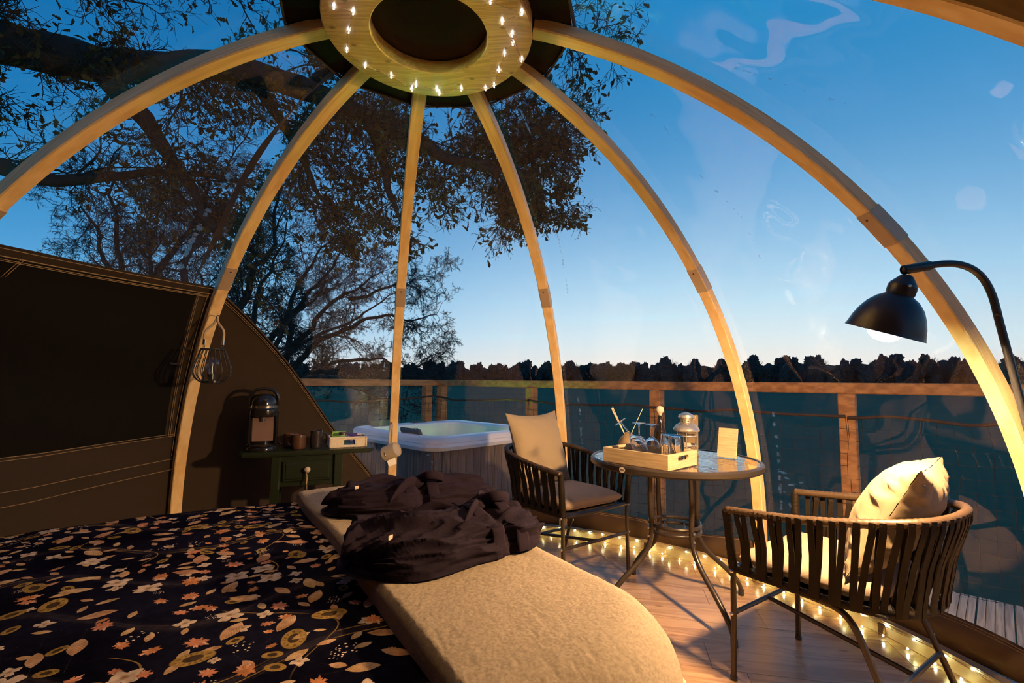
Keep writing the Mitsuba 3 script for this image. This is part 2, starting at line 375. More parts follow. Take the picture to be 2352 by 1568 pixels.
def phi_of_z(z):
    t = np.linspace(-.25, 1.45, 2000); return np.interp(z, .4 + (rho(t) + .052) * np.sin(t), t)
PH_BASE, PH_CAP = float(phi_of_z(0.0)), math.radians(75.6)
def patch(i, s0, s1, ph0, ph1, ns, nt, off=.052, wr=0., seed=0, mask=None):
    s, t = np.meshgrid(np.linspace(s0, s1, ns), np.linspace(0, 1, nt), indexing='ij')
    p0 = ph0(s) if callable(ph0) else ph0; p1 = ph1(s) if callable(ph1) else ph1
    ph = p0 + (p1 - p0) * t
    P = skin(i, s, ph, off)
    if wr:
        C = P - A(AXX, AXY, .4); N = nrm(C)
        d = (meshkit.fbm(P * 3.1, 3, seed) - .5) * 2 * wr + (meshkit.noise(P * A(9, 9, 3), seed + 5) - .5) * wr * .5
        edge = np.minimum(1, 6 * s * (1 - s))
        P = P + N * (d * edge)[..., None]
    return TM(P.reshape(-1, 3), grid_faces(ns, nt)[:, ::-1])
def stitch(i, pts, off=.045, r=.0016):
    """a line of thread on the skin of bay i; pts are (s, phi)"""
    pts = np.asarray(pts, float); d = np.r_[0, np.cumsum(np.hypot(np.diff(pts[:, 0]), np.diff(pts[:, 1])))]
    t = np.linspace(0, d[-1], max(12, int(d[-1] / .02)))
    P = skin(i, np.interp(t, d, pts[:, 0]), np.interp(t, d, pts[:, 1]), off)
    return tube(P, r, 4)

# ================================================================== the setting
# floor: boards cut to the round plan of the dome
structure('floor')
FR = 2.10
ground_disc = Point(0, 0).buffer(FR, 64)
shp('floor', prism(Polygon([(AXX + FR * math.sin(a), AXY + FR * math.cos(a)) for a in np.linspace(0, 2 * np.pi, 97)[:-1]]), .04, -.06), M_SHEET, False)
disc = Polygon([(AXX + FR * math.sin(a), AXY + FR * math.cos(a)) for a in np.linspace(0, 2 * np.pi, 97)[:-1]])
for row in range(-6, 24):
    b0, b1 = row * .19, row * .19 + .1885
    sh = float(R.random()) * 1.2
    for kx in range(-4, 5):
        a0 = kx * 1.2 + sh; a1 = a0 + 1.1985
        q = [(a * CF - b * SF, a * SF + b * CF) for a, b in ((a0, b0), (a1, b0), (a1, b1), (a0, b1))]
        g = Polygon(q).intersection(disc)
        if g.is_empty or g.area < .004 or g.geom_type != 'Polygon': continue
        part('floor', 'plank', prism(g, .02, -.02 + float(R.random()) * .0006), M_FLOOR, smooth=False)

# clear film bays
names = {0: 'window_1', 1: 'window_2', 2: 'window_3', 3: 'window_4', 4: 'window_5', 5: 'window_6', 9: 'window_7'}
PH_TOP = lambda z: float(phi_of_z(z))
DIAG = CubicSpline([0.03, .26, .52, .68, .90, 1.0], np.radians([34.6, 28.1, 17.8, 9.85, 0.0, -5.3]))    # canvas edge across bay 1
ph_can = PH_TOP(1.60); ph_sk = PH_TOP(.205)
def skirt_top(i):
    o = R.random(4) * 6.28
    return lambda s: ph_sk - .012 + .007 * np.sin(s * 5 + o[0]) + .004 * np.sin(s * 13 + o[1])
SK = {i: skirt_top(i) for i in range(10)}
for i, nm in names.items():
    structure(nm)
    lo = {0: ph_can, 9: ph_can, 1: lambda s: np.maximum(DIAG(np.clip(s, .03, 1)), SK[1](s))}.get(i, SK[i])
    shp(nm, patch(i, 0, 1, lo, PH_CAP, 61, 91, .055, .0045, i), M_FILM, True)
# crumpled welds down the middle of the bays
def crease(nm, i, pts, w, n=90, amp=.006, seed=0):
    n = int(n * 2.4); pts = np.asarray(pts, float); t = np.linspace(0, 1, n); tt = np.linspace(0, 1, len(pts))
    s, ph = np.interp(t, tt, pts[:, 0]), np.radians(np.interp(t, tt, pts[:, 1]))
    rr = np.random.default_rng(seed)
    rows = []
    for k in range(5):
        e = (k - 2) / 2
        wob = np.convolve(rr.normal(0, 1, n + 8), np.ones(4) / 4, 'valid')[:n]
        P = skin(i, s + (e * .6 * w * (.5 + .5 * np.abs(wob)) + .25 * w * wob) / (.35 + np.cos(ph)), ph, .046)
        N = nrm(P - A(AXX, AXY, .4))
        rows.append(P - N * (np.abs(rr.normal(0, amp, n)) * (1.2 - abs(e)))[:, None])
    P = np.stack(rows, 1).reshape(-1, 3)
    f = grid_faces(n, 5)
    keep = np.repeat(np.convolve(rr.random(n - 1), np.ones(7) / 7, 'same') > .55, 4)
    f = f[np.r_[keep, keep]]
    part(nm, 'crease', TM(P, f), M_CREASE, 'crumpled glinting weld in the clear film', smooth=False)
crease('window_1', 0, [(.67, 68), (.74, 54), (.775, 37)], .030, 130, .010, 1)
crease('window_2', 1, [(.94, 29), (.925, 18), (.92, 8)], .010, 120, .005, 2)
crease('window_3', 2, [(.10, 11), (.2, 4), (.30, -2)], .022, 90, .010, 3)
crease('window_4', 3, [(.47, 74), (.24, 60), (.145, 36)], .014, 130, .006, 4)
crease('window_4', 3, [(.11, 20), (.11, 8), (.13, 2)], .014, 80, .008, 5)
crease('window_5', 4, [(.55, 63), (.42, 53), (.45, 45), (.39, 38)], .008, 120, .004, 6)
crease('window_5', 4, [(.13, 15), (.11, 7), (.10, 0)], .016, 90, .009, 7)
crease('window_5', 4, [(.12, 6), (.16, 4), (.22, 5)], .03, 40, .012, 8)
crease('window_5', 4, [(.12, 3), (.17, -1), (.2, -4)], .014, 50, .009, 9)
crease('window_6', 5, [(.25, 59), (.32, 53), (.39, 48)], .008, 70, .004, 10)

# canvas at the left and behind
structure('wall_left', 'brown canvas wall of the dome with a dark blind')
shp('wall_left', patch(0, 0, 1, PH_BASE, ph_can, 60, 50, .055, .012, 31), M_CANVAS, True)
sw = [(.09, math.radians(34.3)), (.90, math.radians(34.3))]
blind = lambda ph: .945 - .10 * np.clip((ph - math.radians(10)) / math.radians(24.3), 0, 1)
def blind_mesh():
    s, t = np.meshgrid(np.linspace(0, 1, 40), np.linspace(0, 1, 40), indexing='ij')
    ph = math.radians(9.3) + s * 0 + (math.radians(34.2) - math.radians(9.3)) * t + .016 * (s - .5) * (1 - t)
    ss = .02 + s * (.93 - .02 - .03 * t)
    P = skin(0, ss, ph, .047)
    N = nrm(P - A(AXX, AXY, .4))
    sag = (np.sin(np.pi * s) * np.sin(np.pi * t)) * .012 * (1 + np.sin(9 * t + 3 * s)) + (meshkit.fbm(P * 4, 3, 8) - .5) * .014 * np.sin(np.pi * s) * np.sin(np.pi * t)
    return TM((P - N * sag[..., None]).reshape(-1, 3), grid_faces(40, 40)[:, ::-1])
part('wall_left', 'window_blind', blind_mesh(), M_BLACK, 'black blind behind the canvas window', smooth=True)
rd = math.radians
def stitches(i, lines, parent):
    for l in lines: part(parent, 'stitch', stitch(i, l), M_THREAD, smooth=True)
stitches(0, [[(0, ph_can - .020), (.99, ph_can - .020)], [(0, ph_can - .030), (.99, ph_can - .030)], [(0, ph_can - .004), (.99, ph_can - .004)],
             [(0, rd(34.35)), (.96, rd(34.35))], [(0, rd(34.0)), (.96, rd(34.0))],
             [(.905, rd(34.4)), (.93, rd(22)), (.945, rd(9.9))], [(.912, rd(34.4)), (.937, rd(22)), (.952, rd(9.9))],
             [(.955, rd(34.2)), (.965, rd(22)), (.97, rd(6.6))],
             [(0, rd(9.0)), (.5, rd(9.2)), (.985, rd(10.2))], [(0, rd(8.6)), (.5, rd(8.8)), (.985, rd(9.9))],
             [(0, rd(4.6)), (.5, rd(4.85)), (.98, rd(6.1))], [(0, rd(2.8)), (.5, rd(3.0)), (.98, rd(4.4))],
             [(.20, rd(34.4)), (.14, rd(27)), (.10, rd(22))], [(.21, rd(34.4)), (.15, rd(27)), (.11, rd(22))]], 'wall_left')
part('wall_left', 'toggle_loop', tube(np.stack([skin(0, .88, rd(22.0), .040), skin(0, .90, rd(22.0), .030), skin(0, .925, rd(22.0), .036)]), .006, 6, flat=.4), M_STRAPW)
# the triangle of canvas beside it
structure('wall_right', 'brown canvas panel with a slanting hem beside the console table')
lo1 = lambda s: s * 0 + PH_BASE
shp('wall_right', patch(1, 0, .985, lo1, lambda s: DIAG(np.clip(s, .03, 1)), 70, 40, .0535, .006, 41), M_CANVAS, True)
dg = lambda d: [(s, float(DIAG(s)) - d) for s in np.linspace(.03, .98, 30)]
part('wall_right', 'hem', tube(np.array([skin(1, s, ph, .047) for s, ph in dg(.004)]), .0045, 6), M_SKIRT, 'rolled hem', smooth=True)
stitches(1, [dg(.014), dg(.020)], 'wall_right')
structure('wall_back', 'brown canvas behind the bed')
for k, i in enumerate((6, 7, 8)):
    part('wall_back', 'panel', patch(i, 0, 1, PH_BASE, PH_CAP, 30, 40, .055, .01, 50 + i), M_BLACK if k == 0 else M_CANVAS, smooth=True)
part('wall_back', 'panel', patch(9, 0, 1, PH_BASE, ph_can, 30, 30, .055, .01, 60), M_CANVAS, smooth=True)

# vinyl skirt at the foot of the clear bays
structure('trim_1', 'brown vinyl skirt along the foot of the clear film')
for i in (1, 2, 3, 4, 5):
    s0 = .96 if i == 1 else 0
    top = SK[i]
    def skm(i=i, s0=s0, top=top):
        s, t = np.meshgrid(np.linspace(s0, 1, 50), np.linspace(0, 1, 14), indexing='ij')
        ph0 = PH_TOP(.055)
        ph = ph0 + (top(s) - ph0) * t
        P = skin(i, s, ph, .046)
        N = nrm((P - A(AXX, AXY, 0)) * A(1, 1, 0))
        bul = .022 * np.sin(np.pi * t) ** 1 + .018 * np.sin(np.pi * t) * (meshkit.noise(P * A(3, 3, 3), 3) - .3) + .03 * (1 - t) ** 2
        return TM((P - N * bul[..., None]).reshape(-1, 3), grid_faces(50, 14)[:, ::-1])
    k = part('trim_1', 'skirt_panel', skm(), M_SKIRT, smooth=True)
    for d in (.004, .0085):
        pts = [(s, float(top(np.array(s))) - d) for s in np.linspace(s0, 1, 40)]
        part(k, 'stitch', stitch(i, pts, .038 if d < .006 else .0355, .0013), M_THREAD, smooth=True)
# pale curb that carries the arches
structure('baseboard_1', 'pale wooden curb at the edge of the floor')
aa = np.linspace(0, 2 * np.pi, 161)[:-1]
def ringsec(r0, r1, z0, z1, n=160):
    aa = np.linspace(0, 2 * np.pi, n + 1)[:-1]
    p = np.stack([AXX + 0 * aa, AXY + 0 * aa, 0 * aa], 1); N = np.stack([np.sin(aa), np.cos(aa), 0 * aa], 1); B = np.tile(A(0, 0, 1), (n, 1))
    return sweep(p, N, B, [(r0, z0), (r1, z0), (r1, z1), (r0, z1)], True)
shp('baseboard_1', ringsec(2.035, 2.075, 0, .062), M_CURB, 30)
structure('trim_2'); shp('trim_2', ringsec(2.10, 2.19, -.15, .0), M_RAIL, 30)
# rainproof cap over the ring
structure('ceiling', 'dark canvas cap above the timber ring')
def cap():
    v = [arch(a, [rd(75.0)], .058)[0] for a in RIB_AZ]; q = [A(AXX, AXY, 2.40)]
    f = [[10, k, (k + 1) % 10] for k in range(10)]
    inner = [[p[0], p[1], p[2]] for p in v]
    return TM(np.array(v + q), f)
shp('ceiling', cap(), M_BLACK, False)
def cap_hem(k):
    a = arch(RIB_AZ[k], [rd(75.1)], .050)[0]; b = arch(RIB_AZ[(k + 1) % 10], [rd(75.1)], .050)[0]
    return tube(np.linspace(a, b, 8), .005, 6)
for k in range(10): part('ceiling', 'hem', cap_hem(k), M_SKIRT)

# ------------------------------------------------------------------ arches and ring
RW, RD = .0594, .046
def octp(w, d, c=.004):
    return [(0, -w / 2 + c), (c, -w / 2), (d - c, -w / 2), (d, -w / 2 + c), (d, w / 2 - c), (d - c, w / 2), (c, w / 2), (0, w / 2 - c)]
def rib_piece(az, p0, p1, n, w=RW, d0=0., d1=RD):
    ph = np.linspace(p0, p1, n); P = arch(az, ph, 0)
    N = nrm(arch(az, ph, .1) - P); B = np.tile(ET(az), (n, 1))
    pr_ = [(a + d0, b) for a, b in octp(w, d1 - d0)]
    return sweep(P, N, B, pr_)
ribs_txt = ['curved timber rib at the far left, running above the black canvas blind', 'curved timber rib that a cage lantern hangs from', 'curved timber rib in front of the hot tub, with a beige cylinder hanging on it',
            'curved timber rib that rises behind the cushioned chair next to the hot tub', 'curved timber rib that rises behind the round glass table', 'curved timber rib behind the black floor lamp',
            'curved timber rib in the top right corner of the view', 'curved timber rib behind the bed on the right', 'curved timber rib behind the head of the bed', 'curved timber rib at the head of the bed on the left']
zj = .5365 + 1.1
def phi_in(z):
    t = np.linspace(-.25, 1.4, 2000); return float(np.interp(z, .4 + rho(t) * np.sin(t), t))
pj0, pj1 = phi_in(zj - .052), phi_in(zj + .055)
for k, a in enumerate(RIB_AZ):
    nm = thing('dome_rib', ribs_txt[k], 'rib', 'timber arches of the dome')
    part(nm, 'lower_arch', rib_piece(a, phi_in(0.0), pj0 + .004, 40), M_RIB, smooth=30)
    part(nm, 'upper_arch', rib_piece(a, pj1 - .004, rd(79.3), 60), M_RIB, smooth=30)
    sl = part(nm, 'sleeve', rib_piece(a, pj0, pj1, 6, RW + .005, -.0025, RD + .0025), M_BRACKET, 'metal sleeve joining the two arch pieces', smooth=30)
    c = arch(a, [pj1 - .012], -.003)[0]
    part(sl, 'screw', xf(lathe([(0, .0025), (.0035, .002), (.0045, 0), (0, 0)], 10), align(-nrm(arch(a, [pj1], .1)[0] - arch(a, [pj1], 0)[0])), c), M_SCREW)
ZR, RO, RI, TH = 2.313, .3633, .2038, .055
ring = thing('timber_ring', 'round timber ring dotted with small lights at the top of the dome', 'ring')
cz = .004
part(ring, 'ring_body', lathe([(RI, cz), (RI + cz, 0), (RO - cz, 0), (RO, cz), (RO, TH - cz), (RO - cz, TH), (RI + cz, TH), (RI, TH - cz), (RI, cz)], 128, (AXX, AXY, ZR)), M_RING, smooth=40)
part(ring, 'cover_plate', lathe([(0, .0), (RI + .10, 0), (RI + .10, .006), (0, .006)], 64, (AXX, AXY, ZR + TH + .001)), M_BLACK, 'black cover closing the hole of the ring', smooth=30)

# ------------------------------------------------------------------ outside: ground, deck, railing
structure('ground', 'dark meadow beyond the deck')
def ground_z(x, y):
    r = np.hypot(x, y)
    return -1.7 - .4 * np.clip((r - 15) / 60, 0, 1) + .5 * (meshkit.noise(np.stack([x * .02, y * .02, x * 0], -1), 4) - .5) * np.clip((r - 12) / 40, 0, 1) + 3.0 * np.clip((r - 150) / 80, 0, 1.2) * np.clip((x / np.maximum(r, 1) + .3), .0, 1)
def ground_mesh():
    rr = np.r_[0, np.geomspace(3, 420, 50)]; aa = np.linspace(0, 2 * np.pi, 97)[:-1]
    X, Y = rr[:, None] * np.sin(aa), rr[:, None] * np.cos(aa)
    return TM(np.stack([X, Y, ground_z(X, Y)], -1).reshape(-1, 3), grid_faces(len(rr), 96, False, True)[:, ::-1])
gm = ground_mesh()
shp('ground', gm, M_FIELD, True)
RAILP = A((-4.2, 2.95), (-2.5, 4.65), (-.95, 6.17), (.215, 5.2), (1.27, 4.26), (2.30, 3.34), (2.93, 2.78), (4.2, 1.65))
structure('trim_3', 'grooved deck boards outside the dome')
deckpoly = Polygon([(-4.25, 3.0), (-2.5, 4.72), (-.95, 6.25), (4.25, 1.68), (4.3, -3), (-4.3, -3)]).difference(Point(AXX, AXY).buffer(2.15, 48))
scene['trim_3'] = None; del scene['trim_3']
def strip(b0, b1):
    c = .70710678
    f = lambda a, b: ((a - b) * c, (a + b) * c)
    return Polygon([f(-7, b0), f(9, b0), f(9, b1), f(-7, b1)])
for row in range(-34, 46):
    b = row * .15
    ms = []
    for k in range(4):
        g = strip(b + .003 + k * .0365, b + .003 + k * .0365 + .031).intersection(deckpoly)
        for q in getattr(g, 'geoms', [g]):
            if q.geom_type == 'Polygon' and q.area > .002: ms.append(prism(q, .02, -.17))
    g = strip(b + .003, b + .146).intersection(deckpoly)
    for q in getattr(g, 'geoms', [g]):
        if q.geom_type == 'Polygon' and q.area > .002: ms.append(prism(q, .02, -.185))
    if ms: part('trim_3', 'board', cat(ms), M_DECK, smooth=False)
rail = thing('deck_railing', 'wooden railing with netting around the outdoor deck', 'railing')
RT = 1.108
for k in range(len(RAILP) - 1):
    a, b = RAILP[k], RAILP[k + 1]; d = b - a; L = float(np.hypot(*d)); an = math.atan2(d[1], d[0]); mid = (a + b) / 2
    part(rail, 'top_rail', bx((mid[0], mid[1], RT - .0375), (L + .03, .045, .075), .006, rotz(an)), M_RAIL)
    n = max(1, int(round(L / .080))); m = 12
    s = np.linspace(0, 1, n + 1); net = []
    u = nrm(A(d[0], d[1], 0)); nn = A(-u[1], u[0], 0)
    base = A(a[0], a[1], 0)
    sag = lambda t: 0.895 - .020 * np.sin(np.pi * t) + .012 * np.sin(7 * t + k)
    zb = -.12
    def netp(t, h): # t along the span, h 0 bottom 1 top
        z = zb + (sag(t) - zb) * h
        w = meshkit.noise(np.stack([t * L * 5 + k * 9, h * 6, t * 0], -1), 2) - .5
        w2 = meshkit.noise(np.stack([t * L * 5 + k * 9, h * 6, t * 0 + 5], -1), 2) - .5
        return base + (t * L + w2 * .025)[..., None] * u + nn * (-.055 + w * .03)[..., None] + np.stack([t * 0, t * 0, z + w * .02], -1)
    for q in s: net.append(tube(netp(np.full(12, q), np.linspace(0, 1, 12)), .0016, 3))
    for h in np.linspace(0, 1, m + 1)[:-1]: net.append(tube(netp(s, np.full(len(s), h)), .0016, 3))
    part(rail, 'netting', cat(net), M_NET, 'dark square-mesh netting', kind='stuff', smooth=True)
    part(rail, 'rope', tube(netp(np.linspace(0, 1, 30), np.ones(30)), .011, 7), M_ROPE, 'dark rope that the netting hangs from', smooth=True)
POSTS = [(-4.2, 2.95), (-2.5, 4.65), (-1.05, 6.06), (-.87, 6.10), (.215, 5.2), (1.27, 4.26), (2.30, 3.34), (4.2, 1.65)]
for k, (x, y) in enumerate(POSTS):
    an = math.radians(-42 if x > -.9 else 45)
    part(rail, 'post', bx((x, y, (RT - .075 - .4) / 2), (.098, .098, RT - .075 + .4), .006, rotz(an)), M_RAIL)

# ------------------------------------------------------------------ hot tub
TC = A(-.62, 3.86); TA = math.radians(46.0)           # near corner, direction to the right-hand corner
tx, ty = A(math.cos(TA), math.sin(TA)), A(-math.sin(TA), math.cos(TA))
SIDE = 1.36; cen = TC + (tx + ty) * SIDE / 2 * 1.0
TZ = -.15
tub = thing('hot_tub', 'square hot tub with a white rim, green-lit water and grey wooden cladding on the deck', 'hot tub')
def sq(h, r, n=12):
    """rounded square of half size h"""
    out = []
    for k, (sx, sy) in enumerate(((1, 1), (-1, 1), (-1, -1), (1, -1))):
        for t in np.linspace(0, np.pi / 2, n):
            a = t + k * np.pi / 2
            out.append((sx * (h - r) + r * math.cos(a), sy * (h - r) + r * math.sin(a)))
    return np.array(out)
def loft(loops):
    v = np.array([[(cen + q[0] * tx + q[1] * ty).tolist() + [z] for q in sq(h, r)] for h, r, z in loops])
    n, m = v.shape[:2]
    return TM(v.reshape(-1, 3), grid_faces(n, m, False, True)[:, ::-1])
hs = SIDE / 2; zt = .645
rim = loft([(hs - .04, .16, zt - .115), (hs + .01, .18, zt - .11), (hs + .022, .18, zt - .08), (hs + .012, .18, zt - .055), (hs + .016, .18, zt - .05), (hs + .012, .18, zt - .02), (hs - .004, .17, zt - .004), (hs - .03, .16, zt), (hs - .10, .14, zt - .002), (hs - .135, .13, zt - .012), (hs - .145, .12, zt - .03)])
part(tub, 'rim', rim, M_ACRYL, 'white moulded rim', smooth=40)
lin = loft([(hs - .143, .12, zt - .025), (hs - .165, .14, zt - .12), (hs - .20, .16, zt - .26), (hs - .22, .16, zt - .30), (hs - .40, .14, zt - .32), (hs - .43, .14, zt - .55), (.05, .04, zt - .58), (.001, .0005, zt - .58)])
part(tub, 'liner', lin, M_TUBIN, 'pale moulded inside of the tub', smooth=40)
def water():
    n = 60; a, b = np.meshgrid(np.linspace(-1, 1, n), np.linspace(-1, 1, n), indexing='ij'); P = np.array([(*(cen + x * (hs - .18) * tx + y * (hs - .18) * ty), zt - .10) for x, y in zip(a.ravel(), b.ravel())])
    P[:, 2] += (meshkit.fbm(P * A(16, 16, 1), 2, 5) - .5) * .010
    return TM(P, grid_faces(n, n))
part(tub, 'water', water(), M_GLASS, 'clear water lit green from below', smooth=True)
P2 = lambda a, b, z: A(*(cen + a * tx + b * ty), z)
RT2 = np.array([[tx[0], ty[0], 0], [tx[1], ty[1], 0], [0, 0, 1.]])
for (a, b, w) in ((.0, hs - .225, .12), (hs - .23, -.1, .10)):
    lk = part(tub, 'lamp', xf(ball((0, 0, 0), .045, 2, (1, 1, .5)), RT2, P2(a * .6, b * .6, zt - .50)), M_WHITE, 'green lamp under the water',
              emitter={'type': 'area', 'radiance': rgb(190, 1500, 130), 'sampling_weight': 1.5})
part(tub, 'headrest', xf(hull(np.vstack([bx((0, 0, 0), (.30, .03, .10), .014).vertices])), RT2 @ rotx(-.5), P2(-.35, hs - .10, zt + .005)), M_GREYP, 'dark headrest cushion')
part(tub, 'headrest', xf(hull(np.vstack([bx((0, 0, 0), (.03, .30, .09), .014).vertices])), RT2 @ roty(-.5), P2(-hs + .10, -.25, zt + .005)), M_GREYP, 'dark headrest cushion')
g = part(tub, 'skimmer_grille', xf(bx((0, 0, 0), (.16, .012, .05), .004), RT2, P2(-.05, hs - .158, zt - .075)), M_GREYP, 'grey skimmer grille')
part(tub, 'control_panel', xf(bx((0, 0, 0), (.17, .075, .012), .005), RT2, P2(.10, hs - .06, zt + .004)), M_GREYP, 'dark control panel on the rim')
part(tub, 'cabinet_core', xf(bx((0, 0, 0), (SIDE - .10, SIDE - .10, .02), .005), RT2, P2(0, 0, TZ + .02)), M_GREYP)
NP = 15
for side, (o, d) in enumerate(((A(-1, -1), A(1, 0)), (A(-1, -1), A(0, 1)), (A(1, -1), A(0, 1)), (A(-1, 1), A(1, 0)))):
    hh = hs - .045
    for k in range(NP):
        q = o * hh + d * (k + .5) * 2 * hh / NP
        w = 2 * hh / NP - .004
        sz = (w, .02, zt - .11 - TZ - .03) if d[0] else (.02, w, zt - .11 - TZ - .03)
        part(tub, 'cladding_board', xf(bx((0, 0, 0), sz, .004), RT2, P2(q[0], q[1], (TZ + zt - .11) / 2 + .01)), M_TUBP)

# ================================================================== trees
def wander(p, d, L, n, rng, curl=.25, droop=0.):
    pts = np.empty((n + 1, 3)); pts[0] = p; d = d / np.linalg.norm(d)
    J = rng.normal(0, curl, (n, 3)); J[:, 2] -= droop
    for k in range(n):
        d = d + J[k]; d = d / math.sqrt(d @ d); pts[k + 1] = pts[k] + d * (L / n)
    return pts, d
def oak_leaf(rng):
    """a small lobed leaf, stalk at the origin, along +x, cupped"""
    x = A(0, .20, .34, .46, .60, .74, 1.0); w = A(.02, .17, .10, .28, .15, .30, .02)
    w = w * (1 + rng.normal(0, .08, 7))
    v = [(x[k], s * w[k], abs(s) * abs(w[k]) * .35 - .25 * x[k] ** 2) for k in range(7) for s in (-1, 0, 1)]
    return TM(np.array(v), grid_faces(7, 3))
LEAFS = [oak_leaf(R) for _ in range(4)]
def many_tubes(P, r):
    """thin three-sided tubes along N polylines at once: P (N, m, 3), r (N, m)"""
    N, m = P.shape[:2]
    t = nrm(np.gradient(P, axis=1)); a = nrm(np.cross(t, np.where(np.abs(t[:, :1, 2:]) < .8, A(0, 0, 1), A(1, 0, 0)))); b = np.cross(t, a)
    ang = np.arange(3) * 2 * np.pi / 3
    V = P[:, :, None] + r[:, :, None, None] * (np.cos(ang)[:, None] * a[:, :, None] + np.sin(ang)[:, None] * b[:, :, None])
    f = grid_faces(m, 3, False, True)[:, ::-1]
    return TM(V.reshape(-1, 3), (f[None] + (np.arange(N) * m * 3)[:, None, None]).reshape(-1, 3))
class Tree:
    def __init__(s, seed): s.rng = np.random.default_rng(seed); s.limbs, s.twigs, s.thin, s.leaf = [], [], {}, []
    def limb(s, pts, r0, r1, n=14, sides=8, gnarl=.10):
        p = spl(pts, n); w = np.linspace(.15, 1, n)[:, None]
        q = [np.stack([meshkit.noise(p * fr + k * 7.3, 3 + k) - .5 for k in range(3)], -1) for fr in (1.7, 4.5)]
        p = p + (q[0] * 2.2 * gnarl + q[1] * .9 * gnarl) * w
        rr = np.linspace(r0, r1, n) * (1 + .16 * (s.rng.random(n) - .5)); s.limbs.append((p, tube(p, rr, sides))); return p, rr
    def spread(s, p, r, every, L, depth, droop=.02, up=.15, leafy=0., curl=.22, mul=(.45, .42), tw=.0026, first=.1):
        """side branches along the polyline p, and theirs in turn"""
        rng = s.rng; d = np.r_[0, np.cumsum(np.linalg.norm(np.diff(p, axis=0), axis=1))]
        n = max(2, int(d[-1] / every)); r = np.broadcast_to(r, (len(p),))
        ts = np.r_[np.sort(rng.uniform(first, 1.0, n)), .999] * d[-1]
        for t in ts:
            k = min(len(p) - 2, int(np.searchsorted(d, t, 'right')) - 1); fr = (t - d[k]) / max(d[k + 1] - d[k], 1e-9)
            q = p[k] * (1 - fr) + p[k + 1] * fr; rr = r[k] * (1 - fr) + r[k + 1] * fr; ax = p[k + 1] - p[k]; ax = ax / (np.linalg.norm(ax) + 1e-9)
            v = rng.normal(0, 1, 3); v -= ax * (v @ ax); v /= np.linalg.norm(v) + 1e-9
            dv = v * .85 + ax * rng.uniform(.25, .95); dv[2] += up
            ll = L * rng.uniform(.45, 1.2) * (1 - .35 * t / d[-1])
            m = 6 if depth > 1 else (4 if depth == 1 else 2)
            c, dd = wander(q, dv, ll, m, rng, curl, droop)
            if depth > 0:
                r0 = min(rr * .6, .011 * ll + .004); cr = np.linspace(r0, max(tw, r0 * .3), m + 1)
                if r0 > .026: s.limbs.append((c, tube(c, cr, 6)))
                elif r0 > .010: s.twigs.append(tube(c, cr, 4))
                else: s.thin.setdefault(m, []).append((c, cr))
                s.spread(c, cr, every * mul[0], L * .43, depth - 1, droop * 1.5, up * .6, leafy, curl * 1.1, (mul[1], mul[1]), tw, .05)
            else:
                s.thin.setdefault(m, []).append((c, np.linspace(tw, tw * .5, m + 1)))
                if leafy:
                    for _ in range(rng.poisson(leafy)):
                        s.leaf.append((c[rng.integers(1, m + 1)] + rng.normal(0, .02, 3), dd + rng.normal(0, .8, 3) + A(0, 0, -.3), rng.uniform(.045, .10), int(rng.integers(0, 4)), rng.uniform(0, 6.28)))
    def frame(s, w, d, z, a): return align(d)[:, [2, 0, 1]] @ rotx(a) * z
    def emit(s, key, singles=300):
        for p, m in s.limbs: part(key, 'limb', m, M_BARK, smooth=True)
        ms = s.twigs + [many_tubes(np.array([c for c, _ in g]), np.array([q for _, q in g])) for g in s.thin.values()]
        if ms: part(key, 'twigs', cat(ms), M_TWIG, 'fine twigs', kind='stuff', smooth=False)
        if not s.leaf: return
        s.leaf.sort(key=lambda l: np.linalg.norm(l[0] - A(0, 0, 1.1)) / l[2])
        plys = [mikit.ply(LEAFS[k], M_LEAF[k], smooth=True) for k in range(4)]
        one = [l for l in s.leaf if l[0][1] > .3 and abs(l[0][0]) < 1.1 * l[0][1] and l[0][2] - 1.1 < .95 * l[0][1]][:singles]
        ids = set(map(id, one))
        for l in one:
            w, d, z, k, a = l; M4 = np.eye(4); M4[:3, :3] = s.frame(w, d, z, a); M4[:3, 3] = w
            share(key, 'leaf', plys[k], T(M4))
        for k in range(4):
            g = [l for l in s.leaf if id(l) not in ids and l[3] == k]
            if not g: continue
            D = nrm(np.array([l[1] for l in g])); a0 = np.where(np.abs(D[:, 1:2]) < .9, A(0, 1, 0), A(1, 0, 0)); X = nrm(np.cross(a0, D)); Y = np.cross(D, X)
            an = np.array([l[4] for l in g])[:, None]; z = np.array([l[2] for l in g]); W = np.array([l[0] for l in g])
            Xr, Yr = X * np.cos(an) + Y * np.sin(an), -X * np.sin(an) + Y * np.cos(an)
            lv = LEAFS[k].vertices
            V = W[:, None] + z[:, None, None] * (lv[None, :, :1] * D[:, None] + lv[None, :, 1:2] * Xr[:, None] + lv[None, :, 2:] * Yr[:, None])
            F = (LEAFS[k].faces[None] + (np.arange(len(g)) * len(lv))[:, None, None]).reshape(-1, 3)
            part(key, 'foliage', TM(V.reshape(-1, 3), F), M_LEAF[k], ['russet leaves', 'amber leaves', 'brown leaves', 'olive leaves'][k], kind='stuff', smooth=True)

